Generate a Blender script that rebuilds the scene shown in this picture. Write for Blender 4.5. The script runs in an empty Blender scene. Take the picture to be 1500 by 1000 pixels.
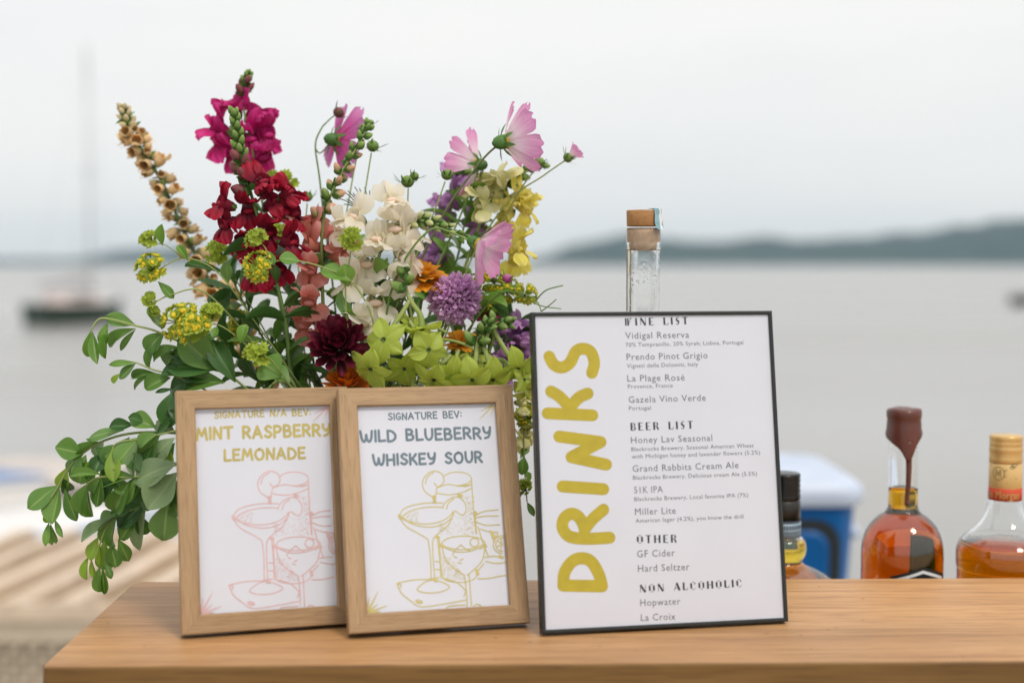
import bpy, bmesh, math, random
from mathutils import Vector, Matrix, Euler
R = math.radians
random.seed(11)
scene = bpy.context.scene
COL = scene.collection

# ------------------------------------------------------------------ camera
CAM = Vector((0, 0, 1.37))
FPX, HY = 50 / 36 * 1500, 387.0             # focal length in photo pixels, horizon row
PIT = math.atan((500 - HY) / FPX)
cam = bpy.data.objects.new('camera', bpy.data.cameras.new('camera'))
COL.objects.link(cam)
cam.data.lens = 50
cam.data.sensor_width = 36
cam.data.clip_start = 0.05
cam.data.clip_end = 30000
cam.location = CAM
cam.rotation_euler = (math.pi / 2 - PIT, 0, 0)
cam.data.dof.use_dof = True
cam.data.dof.focus_distance = 1.345
cam.data.dof.aperture_fstop = 2.35
cam.data.dof.aperture_blades = 9
scene.camera = cam

# ------------------------------------------------------------------ world, sun, exposure
SUN_EL, SUN_AZ = R(52), R(145)               # azimuth clockwise from +Y: behind the camera, to the right
w = bpy.data.worlds.new('World')
scene.world = w
w.use_nodes = True
nt = w.node_tree
N = nt.nodes
bg = N['Background']
sky = N.new('ShaderNodeTexSky')
sky.sky_type = 'NISHITA'
sky.sun_disc = False
sky.sun_elevation = SUN_EL
sky.sun_rotation = SUN_AZ
hs = N.new('ShaderNodeHueSaturation')
hs.inputs['Saturation'].default_value = 0.12
nt.links.new(sky.outputs[0], hs.inputs['Color'])
tc = N.new('ShaderNodeTexCoord')
mp = N.new('ShaderNodeMapping')
mp.inputs['Scale'].default_value = (1.0, 1.0, 4.5)
nt.links.new(tc.outputs['Generated'], mp.inputs[0])
no = N.new('ShaderNodeTexNoise')
no.inputs['Scale'].default_value = 2.3
no.inputs['Detail'].default_value = 5
nt.links.new(mp.outputs[0], no.inputs['Vector'])
rp = N.new('ShaderNodeValToRGB')
rp.color_ramp.elements[0].position = 0.3
rp.color_ramp.elements[0].color = (0.89, 0.905, 0.915, 1)
rp.color_ramp.elements[1].position = 0.7
rp.color_ramp.elements[1].color = (1.0, 0.99, 0.965, 1)
nt.links.new(no.outputs[0], rp.inputs[0])
sx = N.new('ShaderNodeSeparateXYZ')
nt.links.new(tc.outputs['Generated'], sx.inputs[0])
m1 = N.new('ShaderNodeMapRange')             # an overcast sky is brighter towards the zenith
m1.inputs['From Min'].default_value = 0.0
m1.inputs['From Max'].default_value = 1.0
m1.inputs['To Min'].default_value = 8.5
m1.inputs['To Max'].default_value = 13.0
nt.links.new(sx.outputs[2], m1.inputs[0])
vm = N.new('ShaderNodeVectorMath')
vm.operation = 'SCALE'
nt.links.new(rp.outputs[0], vm.inputs[0])
nt.links.new(m1.outputs[0], vm.inputs['Scale'])
mx = N.new('ShaderNodeMix')
mx.data_type = 'RGBA'
mx.inputs[0].default_value = 0.85
nt.links.new(hs.outputs[0], mx.inputs[6])
nt.links.new(vm.outputs[0], mx.inputs[7])
nt.links.new(mx.outputs[2], bg.inputs[0])
bg.inputs[1].default_value = 0.113

sun = bpy.data.objects.new('sun', bpy.data.lights.new('sun', 'SUN'))
COL.objects.link(sun)
sun.data.energy = 1.7
sun.data.angle = R(14)
sun.data.color = (1.0, 0.92, 0.80)
sdir = Vector((math.sin(SUN_AZ) * math.cos(SUN_EL), math.cos(SUN_AZ) * math.cos(SUN_EL), math.sin(SUN_EL)))
sun.rotation_euler = sdir.to_track_quat('Z', 'Y').to_euler()
sun.location = (3, -4, 8)
scene.view_settings.view_transform = 'Standard'
scene.view_settings.look = 'None'
scene.view_settings.exposure = 0.0
scene.view_settings.gamma = 1.0
scene.view_settings.use_curve_mapping = False
scene.cycles.max_bounces = 14
scene.cycles.transmission_bounces = 12
scene.cycles.transparent_max_bounces = 16
scene.cycles.caustics_reflective = False

# ------------------------------------------------------------------ helpers
CT = 1.05                                     # counter top height


def ray(px, py):
    a, b = (px - 750) / FPX, (500 - py) / FPX
    c, s = math.cos(PIT), math.sin(PIT)
    return Vector((a, c + b * s, -s + b * c))


def at(px, py, Y):
    d = ray(px, py)
    return CAM + d * (Y / d.y)


def tag(o, label=None, cat=None, group=None, kind=None):
    if label: o['label'] = label
    if cat: o['category'] = cat
    if group: o['group'] = group
    if kind: o['kind'] = kind
    return o


def thing(name, label, cat, loc=(0, 0, 0), group=None, rz=0):
    o = bpy.data.objects.new(name, None)
    COL.objects.link(o)
    o.empty_display_size = 0.02
    o.location = loc
    o.rotation_euler = (0, 0, rz)
    return tag(o, label, cat, group)


class MB:
    def __init__(s):
        s.v, s.f, s.uv, s.mi = [], [], [], []

    def add(s, vs, fs, uvs=None, mi=0, M=None):
        b = len(s.v)
        for i, p in enumerate(vs):
            p = Vector(p)
            s.v.append(M @ p if M else p)
            s.uv.append(uvs[i] if uvs else (0.5, 0.5))
        for f in fs:
            s.f.append([b + i for i in f])
            s.mi.append(mi)
        return s

    def mesh(s, name, mats, smooth=True):
        me = bpy.data.meshes.new(name)
        me.from_pydata([tuple(p) for p in s.v], [], s.f)
        ul = me.uv_layers.new(name='UVMap')
        for l in me.loops:
            ul.data[l.index].uv = s.uv[l.vertex_index]
        for m in (mats if isinstance(mats, (list, tuple)) else [mats]):
            me.materials.append(m)
        for p, k in zip(me.polygons, s.mi):
            p.material_index = k
            p.use_smooth = smooth
        me.update()
        return me

    def build(s, name, mats, parent=None, smooth=True, M=None):
        return put(name, s.mesh(name, mats, smooth), parent, M)


def put(name, me, parent=None, M=None):
    """link mesh data as an object; M is given in the parent's own space"""
    o = bpy.data.objects.new(name, me)
    COL.objects.link(o)
    if parent: o.parent = parent
    if M is not None: o.matrix_basis = M
    return o


def box(mb, x0, x1, y0, y1, z0, z1, mi=0, M=None):
    v = [(x0, y0, z0), (x1, y0, z0), (x1, y1, z0), (x0, y1, z0), (x0, y0, z1), (x1, y0, z1), (x1, y1, z1), (x0, y1, z1)]
    f = [(0, 3, 2, 1), (4, 5, 6, 7), (0, 1, 5, 4), (1, 2, 6, 5), (2, 3, 7, 6), (3, 0, 4, 7)]
    # separate verts per face so that UVs run along the longest side of each face
    for q in f:
        p = [Vector(v[i]) for i in q]
        a, b = (p[1] - p[0]).length, (p[2] - p[1]).length
        if a >= b: uv = [(0, 0), (a, 0), (a, b), (0, b)]
        else: uv = [(0, 0), (0, a), (b, a), (b, 0)]
        mb.add(p, [(0, 1, 2, 3)], uv, mi, M)
    return mb


def bevel(o, wd=0.002, seg=2):
    m = o.modifiers.new('bevel', 'BEVEL')
    m.width = wd
    m.segments = seg
    m.limit_method = 'ANGLE'
    wl = o.modifiers.new('weld', 'WELD')
    wl.merge_threshold = 1e-5
    o.modifiers.move(1, 0)
    return o


def lathe(mb, prof, n=32, mi=0, M=None, sq=(1, 1), uvs=True):
    """revolve (r, z) points round Z"""
    vs, uv, fs = [], [], []
    k = len(prof)
    for i in range(n):
        a = 2 * math.pi * i / n
        for j, (r, z) in enumerate(prof):
            vs.append((r * math.cos(a) * sq[0], r * math.sin(a) * sq[1], z))
            uv.append((i / n, j / max(1, k - 1)))
    for i in range(n):
        i2 = (i + 1) % n
        for j in range(k - 1):
            q = (i * k + j, i2 * k + j, i2 * k + j + 1, i * k + j + 1)
            fs.append(q)
    return mb.add(vs, fs, uv, mi, M)


def crom(pts, n=6):
    P = [Vector(p) for p in pts]
    if len(P) < 3: return P
    out = []
    for i in range(len(P) - 1):
        a, b, c, d = P[max(0, i - 1)], P[i], P[i + 1], P[min(len(P) - 1, i + 2)]
        for k in range(n):
            t = k / n
            out.append(0.5 * ((2 * b) + (c - a) * t + (2 * a - 5 * b + 4 * c - d) * t * t + (3 * b - a - 3 * c + d) * t ** 3))
    out.append(P[-1])
    return out


def tube(mb, pts, r0, r1=None, n=6, mi=0, cap=True, M=None):
    r1 = r0 if r1 is None else r1
    P = [Vector(p) for p in pts]
    vs, uv, fs = [], [], []
    up = Vector((0.3, -0.8, 0.5))
    prev = None
    for i, p in enumerate(P):
        d = (P[min(i + 1, len(P) - 1)] - P[max(0, i - 1)]).normalized()
        a = d.cross(prev if prev else up)
        if a.length < 1e-6: a = d.cross(Vector((1, 0, 0)))
        a.normalize()
        b = a.cross(d).normalized()
        prev = b
        t = i / max(1, len(P) - 1)
        r = r0 + (r1 - r0) * t
        for k in range(n):
            an = 2 * math.pi * k / n
            vs.append(p + (a * math.cos(an) + b * math.sin(an)) * r)
            uv.append((k / n, t))
    for i in range(len(P) - 1):
        for k in range(n):
            k2 = (k + 1) % n
            fs.append((i * n + k, i * n + k2, (i + 1) * n + k2, (i + 1) * n + k))
    if cap:
        fs.append(tuple(range(n - 1, -1, -1)))
        fs.append(tuple((len(P) - 1) * n + k for k in range(n)))
    return mb.add(vs, fs, uv, mi, M)


def ball(mb, c, r, mi=0, sc=(1, 1, 1), nu=10, nv=7, M=None):
    vs, fs, uv = [], [], []
    for j in range(nv + 1):
        ph = math.pi * j / nv
        for i in range(nu):
            th = 2 * math.pi * i / nu
            vs.append((c[0] + r * sc[0] * math.sin(ph) * math.cos(th), c[1] + r * sc[1] * math.sin(ph) * math.sin(th), c[2] - r * sc[2] * math.cos(ph)))
            uv.append((i / nu, j / nv))
    for j in range(nv):
        for i in range(nu):
            i2 = (i + 1) % nu
            fs.append((j * nu + i, j * nu + i2, (j + 1) * nu + i2, (j + 1) * nu + i))
    return mb.add(vs, fs, uv, mi, M)


def blade(mb, L, W, prof, nu=4, nv=7, curl=0.0, fold=0.0, wave=0.0, wn=2.0, cup=0.0, mi=0, M=None, ph=0.0):
    """petal or leaf: base at the origin, length along +Y, upper face +Z; curl in radians over the length"""
    vs, uv, fs = [], [], []
    y = z = 0.0
    a = 0.0
    for j in range(nv + 1):
        t = j / nv
        hw = W / 2 * prof(t)
        ca, sa = math.cos(a), math.sin(a)
        for i in range(nu + 1):
            s = i / nu * 2 - 1
            lift = abs(s) * hw * math.tan(fold) + cup * hw * (s * s) + wave * math.sin(s * math.pi * wn + ph + t * 3) * t
            vs.append((s * hw, y - sa * lift, z + ca * lift))
            uv.append((i / nu, t))
        if j < nv:
            a = curl * (t + 0.5 / nv)
            y += math.cos(a) * L / nv
            z += math.sin(a) * L / nv
    k = nu + 1
    for j in range(nv):
        for i in range(nu):
            fs.append((j * k + i, j * k + i + 1, (j + 1) * k + i + 1, (j + 1) * k + i))
    return mb.add(vs, fs, uv, mi, M)


def basis(ydir, zhint=(0, 0, 1), o=(0, 0, 0), sc=1.0):
    """matrix whose +Y runs along ydir and whose +Z is as near zhint as it can be"""
    y = Vector(ydir).normalized()
    z = Vector(zhint)
    x = y.cross(z)
    if x.length < 1e-5: x = y.cross(Vector((1, 0.2, 0)))
    x.normalize()
    z = x.cross(y).normalized()
    s = sc if isinstance(sc, (tuple, list)) else (sc, sc, sc)
    M = Matrix(((x.x * s[0], y.x * s[1], z.x * s[2], o[0]), (x.y * s[0], y.y * s[1], z.y * s[2], o[1]),
                (x.z * s[0], y.z * s[1], z.z * s[2], o[2]), (0, 0, 0, 1)))
    return M


def zbasis(zdir, o=(0, 0, 0), sc=1.0, spin=0.0):
    """+Z along zdir"""
    z = Vector(zdir).normalized()
    q = z.to_track_quat('Z', 'Y').to_matrix().to_4x4()
    return Matrix.Translation(o) @ q @ Matrix.Rotation(spin, 4, 'Z') @ Matrix.Scale(sc, 4)


# ------------------------------------------------------------------ materials
def newmat(name):
    m = bpy.data.materials.new(name)
    m.use_nodes = True
    return m, m.node_tree, m.node_tree.nodes['Principled BSDF']


def plain(name, col, rough=0.5, var=0.12, scale=30.0, bump=0.0, metal=0.0, spec=0.5, coat=0.0, coord='Object', stretch=(1, 1, 1)):
    """a base colour broken up by two octaves of noise, with optional bump"""
    m, t, p = newmat(name)
    p.inputs['Roughness'].default_value = rough
    p.inputs['Metallic'].default_value = metal
    p.inputs['Specular IOR Level'].default_value = spec
    p.inputs['Coat Weight'].default_value = coat
    c = t.nodes.new('ShaderNodeTexCoord')
    mp = t.nodes.new('ShaderNodeMapping')
    mp.inputs['Scale'].default_value = stretch
    t.links.new(c.outputs[coord], mp.inputs[0])
    n = t.nodes.new('ShaderNodeTexNoise')
    n.inputs['Scale'].default_value = scale
    n.inputs['Detail'].default_value = 6
    t.links.new(mp.outputs[0], n.inputs['Vector'])
    r = t.nodes.new('ShaderNodeValToRGB')
    r.color_ramp.elements[0].position = 0.25
    r.color_ramp.elements[1].position = 0.75
    r.color_ramp.elements[0].color = tuple(max(0, x * (1 - var)) for x in col) + (1,)
    r.color_ramp.elements[1].color = tuple(min(1, x * (1 + var)) for x in col) + (1,)
    t.links.new(n.outputs[0], r.inputs[0])
    t.links.new(r.outputs[0], p.inputs['Base Color'])
    if bump:
        b = t.nodes.new('ShaderNodeBump')
        b.inputs['Strength'].default_value = bump
        b.inputs['Distance'].default_value = 0.002
        t.links.new(n.outputs[0], b.inputs['Height'])
        t.links.new(b.outputs[0], p.inputs['Normal'])
    return m


def petal(name, stops, rough=0.55, trans=0.3, streak=0.38, var=0.1, sheen=0.0):
    """petal or leaf tissue: colour along the length (UV v), fine lengthwise veins, translucent; each piece a little different"""
    m, t, p = newmat(name)
    nd, lk = t.nodes, t.links
    p.inputs['Roughness'].default_value = rough
    p.inputs['Specular IOR Level'].default_value = 0.35
    uv = nd.new('ShaderNodeTexCoord')
    sp = nd.new('ShaderNodeSeparateXYZ')
    lk.new(uv.outputs['UV'], sp.inputs[0])
    r = nd.new('ShaderNodeValToRGB')
    el = r.color_ramp.elements
    while len(el) < len(stops): el.new(0.5)
    for e, (pos, c) in zip(el, stops):
        e.position = pos
        e.color = tuple(c) + (1,)
    lk.new(sp.outputs[1], r.inputs[0])
    mp = nd.new('ShaderNodeMapping')
    mp.inputs['Scale'].default_value = (14, 1.2, 1)
    lk.new(uv.outputs['UV'], mp.inputs[0])
    n = nd.new('ShaderNodeTexNoise')
    n.inputs['Scale'].default_value = 1.6
    n.inputs['Detail'].default_value = 4
    lk.new(mp.outputs[0], n.inputs['Vector'])
    oi = nd.new('ShaderNodeObjectInfo')
    mr = nd.new('ShaderNodeMapRange')
    mr.inputs['To Min'].default_value = 1 - streak
    mr.inputs['To Max'].default_value = 1 + streak
    lk.new(n.outputs[0], mr.inputs[0])
    hv = nd.new('ShaderNodeHueSaturation')
    lk.new(r.outputs[0], hv.inputs['Color'])
    mo = nd.new('ShaderNodeMapRange')
    mo.inputs['To Min'].default_value = 1 - var
    mo.inputs['To Max'].default_value = 1 + var
    lk.new(oi.outputs['Random'], mo.inputs[0])
    mu = nd.new('ShaderNodeMath')
    mu.operation = 'MULTIPLY'
    lk.new(mr.outputs[0], mu.inputs[0])
    lk.new(mo.outputs[0], mu.inputs[1])
    lk.new(mu.outputs[0], hv.inputs['Value'])
    lk.new(hv.outputs[0], p.inputs['Base Color'])
    tr = nd.new('ShaderNodeBsdfTranslucent')
    lk.new(hv.outputs[0], tr.inputs['Color'])
    ms = nd.new('ShaderNodeMixShader')
    ms.inputs[0].default_value = trans
    lk.new(p.outputs[0], ms.inputs[1])
    lk.new(tr.outputs[0], ms.inputs[2])
    lk.new(ms.outputs[0], nd['Material Output'].inputs[0])
    b = nd.new('ShaderNodeBump')
    b.inputs['Strength'].default_value = 0.25
    b.inputs['Distance'].default_value = 0.001
    lk.new(n.outputs[0], b.inputs['Height'])
    lk.new(b.outputs[0], p.inputs['Normal'])
    return m


def leafmat(name, ca, cb, rib, rough=0.42, trans=0.22):
    """leaf: two greens mixed per leaf and by blotches, pale midrib and side veins from the UVs"""
    m, t, p = newmat(name)
    nd, lk = t.nodes, t.links
    p.inputs['Roughness'].default_value = rough
    p.inputs['Specular IOR Level'].default_value = 0.45
    uv = nd.new('ShaderNodeTexCoord')
    oi = nd.new('ShaderNodeObjectInfo')
    n = nd.new('ShaderNodeTexNoise')
    n.inputs['Scale'].default_value = 3.5
    n.inputs['Detail'].default_value = 5
    lk.new(uv.outputs['UV'], n.inputs['Vector'])
    ad = nd.new('ShaderNodeMath')
    ad.operation = 'MULTIPLY_ADD'
    ad.inputs[1].default_value = 0.7
    lk.new(oi.outputs['Random'], ad.inputs[0])
    nm = nd.new('ShaderNodeMapRange')
    nm.inputs['To Min'].default_value = -0.1
    nm.inputs['To Max'].default_value = 0.4
    lk.new(n.outputs[0], nm.inputs[0])
    lk.new(nm.outputs[0], ad.inputs[2])
    mx = nd.new('ShaderNodeMix')
    mx.data_type = 'RGBA'
    lk.new(ad.outputs[0], mx.inputs[0])
    mx.inputs[6].default_value = tuple(ca) + (1,)
    mx.inputs[7].default_value = tuple(cb) + (1,)
    sp = nd.new('ShaderNodeSeparateXYZ')
    lk.new(uv.outputs['UV'], sp.inputs[0])
    s1 = nd.new('ShaderNodeMath'); s1.operation = 'SUBTRACT'; s1.inputs[1].default_value = 0.5
    lk.new(sp.outputs[0], s1.inputs[0])
    s2 = nd.new('ShaderNodeMath'); s2.operation = 'ABSOLUTE'
    lk.new(s1.outputs[0], s2.inputs[0])
    rr = nd.new('ShaderNodeValToRGB')
    rr.color_ramp.elements[0].position = 0.015
    rr.color_ramp.elements[0].color = (0.75, 0.75, 0.75, 1)
    rr.color_ramp.elements[1].position = 0.06
    rr.color_ramp.elements[1].color = (0, 0, 0, 1)
    lk.new(s2.outputs[0], rr.inputs[0])
    # side veins: bands running forward from the rib
    vv = nd.new('ShaderNodeMath'); vv.operation = 'MULTIPLY_ADD'; vv.inputs[1].default_value = -0.6
    lk.new(s2.outputs[0], vv.inputs[0])
    lk.new(sp.outputs[1], vv.inputs[2])
    sn = nd.new('ShaderNodeMath'); sn.operation = 'MULTIPLY'; sn.inputs[1].default_value = 60
    lk.new(vv.outputs[0], sn.inputs[0])
    si = nd.new('ShaderNodeMath'); si.operation = 'SINE'
    lk.new(sn.outputs[0], si.inputs[0])
    sr = nd.new('ShaderNodeMapRange')
    sr.inputs['From Min'].default_value = 0.75
    sr.inputs['To Max'].default_value = 0.16
    lk.new(si.outputs[0], sr.inputs[0])
    am = nd.new('ShaderNodeMath'); am.operation = 'MAXIMUM'
    lk.new(rr.outputs[0], am.inputs[0])
    lk.new(sr.outputs[0], am.inputs[1])
    m2 = nd.new('ShaderNodeMix')
    m2.data_type = 'RGBA'
    lk.new(am.outputs[0], m2.inputs[0])
    lk.new(mx.outputs[2], m2.inputs[6])
    m2.inputs[7].default_value = tuple(rib) + (1,)
    lk.new(m2.outputs[2], p.inputs['Base Color'])
    tr = nd.new('ShaderNodeBsdfTranslucent')
    hv = nd.new('ShaderNodeHueSaturation')
    hv.inputs['Value'].default_value = 1.5
    hv.inputs['Hue'].default_value = 0.485
    lk.new(m2.outputs[2], hv.inputs['Color'])
    lk.new(hv.outputs[0], tr.inputs['Color'])
    ms = nd.new('ShaderNodeMixShader')
    ms.inputs[0].default_value = trans
    lk.new(p.outputs[0], ms.inputs[1])
    lk.new(tr.outputs[0], ms.inputs[2])
    lk.new(ms.outputs[0], nd['Material Output'].inputs[0])
    b = nd.new('ShaderNodeBump')
    b.inputs['Strength'].default_value = 0.3
    b.inputs['Distance'].default_value = 0.0008
    b.invert = True
    lk.new(am.outputs[0], b.inputs['Height'])
    lk.new(b.outputs[0], p.inputs['Normal'])
    return m


def wood(name, c0, c1, c2, scale=1.0, rough=0.5, coord='UV', bands=None, knots=False, along='X', spec=0.4):
    """planed timber: long streaks of grain, pores, slow colour drift; bands = width of glued boards"""
    m, t, p = newmat(name)
    nd, lk = t.nodes, t.links
    p.inputs['Roughness'].default_value = rough
    p.inputs['Specular IOR Level'].default_value = spec
    tc = nd.new('ShaderNodeTexCoord')
    src = tc.outputs[coord]
    if bands:
        sp = nd.new('ShaderNodeSeparateXYZ')
        lk.new(src, sp.inputs[0])
        dv = nd.new('ShaderNodeMath'); dv.operation = 'DIVIDE'; dv.inputs[1].default_value = bands
        lk.new(sp.outputs[1], dv.inputs[0])
        fl = nd.new('ShaderNodeMath'); fl.operation = 'FLOOR'
        lk.new(dv.outputs[0], fl.inputs[0])
        wn = nd.new('ShaderNodeTexWhiteNoise'); wn.noise_dimensions = '1D'
        lk.new(fl.outputs[0], wn.inputs['W'])
        va = nd.new('ShaderNodeVectorMath'); va.operation = 'MULTIPLY_ADD'
        lk.new(wn.outputs['Color'], va.inputs[0])
        va.inputs[1].default_value = (7, 0.6, 5)
        lk.new(src, va.inputs[2])
        src = va.outputs[0]
    st = (2.0, 44, 44) if along == 'X' else (44, 2.0, 44)
    mp = nd.new('ShaderNodeMapping')
    mp.inputs['Scale'].default_value = tuple(s * scale for s in st)
    lk.new(src, mp.inputs[0])
    n1 = nd.new('ShaderNodeTexNoise')
    n1.inputs['Scale'].default_value = 1.0
    n1.inputs['Detail'].default_value = 8
    n1.inputs['Roughness'].default_value = 0.62
    n1.inputs['Distortion'].default_value = 0.6
    lk.new(mp.outputs[0], n1.inputs['Vector'])
    r1 = nd.new('ShaderNodeValToRGB')
    e = r1.color_ramp.elements
    e[0].position = 0.30; e[0].color = tuple(c0) + (1,)
    e[1].position = 0.74; e[1].color = tuple(c2) + (1,)
    k = e.new(0.5); k.color = tuple(c1) + (1,)
    lk.new(n1.outputs[0], r1.inputs[0])
    # fine dark pores
    mp2 = nd.new('ShaderNodeMapping')
    mp2.inputs['Scale'].default_value = tuple(s * scale for s in ((14, 420, 420) if along == 'X' else (420, 14, 420)))
    lk.new(src, mp2.inputs[0])
    n2 = nd.new('ShaderNodeTexNoise')
    n2.inputs['Scale'].default_value = 1.0
    n2.inputs['Detail'].default_value = 3
    lk.new(mp2.outputs[0], n2.inputs['Vector'])
    r2 = nd.new('ShaderNodeValToRGB')
    r2.color_ramp.elements[0].position = 0.3; r2.color_ramp.elements[0].color = (0.52, 0.46, 0.40, 1)
    r2.color_ramp.elements[1].position = 0.5; r2.color_ramp.elements[1].color = (1, 1, 1, 1)
    lk.new(n2.outputs[0], r2.inputs[0])
    mu = nd.new('ShaderNodeMix'); mu.data_type = 'RGBA'; mu.blend_type = 'MULTIPLY'
    mu.inputs[0].default_value = 0.75
    lk.new(r1.outputs[0], mu.inputs[6])
    lk.new(r2.outputs[0], mu.inputs[7])
    out = mu.outputs[2]
    # slow blotches of tone
    n3 = nd.new('ShaderNodeTexNoise')
    n3.inputs['Scale'].default_value = 2.2 if coord != 'UV' else 6
    n3.inputs['Detail'].default_value = 3
    mp3 = nd.new('ShaderNodeMapping')
    mp3.inputs['Scale'].default_value = (0.9, 2.6, 1) if along == 'X' else (3.5, 1, 1)
    lk.new(src, mp3.inputs[0])
    lk.new(mp3.outputs[0], n3.inputs['Vector'])
    r3 = nd.new('ShaderNodeValToRGB')
    r3.color_ramp.elements[0].position = 0.32; r3.color_ramp.elements[0].color = (0.66, 0.64, 0.62, 1)
    r3.color_ramp.elements[1].position = 0.62; r3.color_ramp.elements[1].color = (1.06, 1.03, 1.0, 1)
    lk.new(n3.outputs[0], r3.inputs[0])
    mu2 = nd.new('ShaderNodeMix'); mu2.data_type = 'RGBA'; mu2.blend_type = 'MULTIPLY'
    mu2.inputs[0].default_value = 0.8 if knots else 0.4
    lk.new(out, mu2.inputs[6])
    lk.new(r3.outputs[0], mu2.inputs[7])
    out = mu2.outputs[2]
    if knots:
        vo = nd.new('ShaderNodeTexVoronoi')
        vo.voronoi_dimensions = '2D'
        vo.inputs['Scale'].default_value = 3.1
        mp4 = nd.new('ShaderNodeMapping')
        mp4.inputs['Scale'].default_value = (1, 2.4, 1)
        lk.new(src, mp4.inputs[0])
        lk.new(mp4.outputs[0], vo.inputs['Vector'])
        r4 = nd.new('ShaderNodeValToRGB')
        r4.color_ramp.elements[0].position = 0.007; r4.color_ramp.elements[0].color = (0.42, 0.3, 0.22, 1)
        r4.color_ramp.elements[1].position = 0.026; r4.color_ramp.elements[1].color = (1, 1, 1, 1)
        lk.new(vo.outputs['Distance'], r4.inputs[0])
        mu3 = nd.new('ShaderNodeMix'); mu3.data_type = 'RGBA'; mu3.blend_type = 'MULTIPLY'
        mu3.inputs[0].default_value = 0.8
        lk.new(out, mu3.inputs[6])
        lk.new(r4.outputs[0], mu3.inputs[7])
        out = mu3.outputs[2]
        vo2 = nd.new('ShaderNodeTexVoronoi')               # nicks and specks of wear
        vo2.voronoi_dimensions = '2D'
        vo2.inputs['Scale'].default_value = 34
        lk.new(src, vo2.inputs['Vector'])
        sepc = nd.new('ShaderNodeSeparateColor')
        lk.new(vo2.outputs['Color'], sepc.inputs[0])
        rsz = nd.new('ShaderNodeMath'); rsz.operation = 'MULTIPLY_ADD'; rsz.inputs[1].default_value = 0.30; rsz.inputs[2].default_value = -0.23
        lk.new(sepc.outputs[0], rsz.inputs[0])
        ls = nd.new('ShaderNodeMath'); ls.operation = 'LESS_THAN'
        lk.new(vo2.outputs['Distance'], ls.inputs[0])
        lk.new(rsz.outputs[0], ls.inputs[1])
        mu4 = nd.new('ShaderNodeMix'); mu4.data_type = 'RGBA'; mu4.blend_type = 'MULTIPLY'
        mf = nd.new('ShaderNodeMath'); mf.operation = 'MULTIPLY'; mf.inputs[1].default_value = 0.7
        lk.new(ls.outputs[0], mf.inputs[0])
        lk.new(mf.outputs[0], mu4.inputs[0])
        lk.new(out, mu4.inputs[6])
        mu4.inputs[7].default_value = (0.45, 0.33, 0.24, 1)
        out = mu4.outputs[2]
    lk.new(out, p.inputs['Base Color'])
    b = nd.new('ShaderNodeBump')
    b.inputs['Strength'].default_value = 0.35
    b.inputs['Distance'].default_value = 0.0006
    ad = nd.new('ShaderNodeMath'); ad.operation = 'ADD'
    lk.new(n1.outputs[0], ad.inputs[0])
    lk.new(n2.outputs[0], ad.inputs[1])
    lk.new(ad.outputs[0], b.inputs['Height'])
    lk.new(b.outputs[0], p.inputs['Normal'])
    return m


def glassmat(name, col=(1, 1, 1), ior=1.5, rough=0.0, absorb=None, dens=0.0):
    m, t, p = newmat(name)
    p.inputs['Base Color'].default_value = tuple(col) + (1,)
    p.inputs['Transmission Weight'].default_value = 1.0
    p.inputs['IOR'].default_value = ior
    n = t.nodes.new('ShaderNodeTexNoise')
    n.inputs['Scale'].default_value = 60
    tc = t.nodes.new('ShaderNodeTexCoord')
    t.links.new(tc.outputs['Object'], n.inputs['Vector'])
    b = t.nodes.new('ShaderNodeBump')
    b.inputs['Strength'].default_value = 0.05
    b.inputs['Distance'].default_value = 0.002
    t.links.new(n.outputs[0], b.inputs['Height'])
    t.links.new(b.outputs[0], p.inputs['Normal'])
    p.inputs['Roughness'].default_value = rough
    if absorb:
        va = t.nodes.new('ShaderNodeVolumeAbsorption')
        va.inputs['Color'].default_value = tuple(absorb) + (1,)
        va.inputs['Density'].default_value = dens
        t.links.new(va.outputs[0], t.nodes['Material Output'].inputs['Volume'])
    return m


def panemat(name):
    """thin picture glass: clear with a Fresnel sheen"""
    m = bpy.data.materials.new(name)
    m.use_nodes = True
    t = m.node_tree
    t.nodes.remove(t.nodes['Principled BSDF'])
    lw = t.nodes.new('ShaderNodeLayerWeight')
    lw.inputs[0].default_value = 0.5
    pw = t.nodes.new('ShaderNodeMath'); pw.operation = 'POWER'; pw.inputs[1].default_value = 5
    t.links.new(lw.outputs['Facing'], pw.inputs[0])
    fr = t.nodes.new('ShaderNodeMath'); fr.operation = 'MULTIPLY_ADD'; fr.inputs[1].default_value = 0.9; fr.inputs[2].default_value = 0.035
    t.links.new(pw.outputs[0], fr.inputs[0])
    tp = t.nodes.new('ShaderNodeBsdfTransparent')
    tp.inputs[0].default_value = (0.97, 0.98, 0.975, 1)
    gl = t.nodes.new('ShaderNodeBsdfGlossy')
    gl.inputs['Roughness'].default_value = 0.03
    mx = t.nodes.new('ShaderNodeMixShader')
    t.links.new(fr.outputs[0], mx.inputs[0])
    t.links.new(tp.outputs[0], mx.inputs[1])
    t.links.new(gl.outputs[0], mx.inputs[2])
    t.links.new(mx.outputs[0], t.nodes['Material Output'].inputs[0])
    return m


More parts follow.
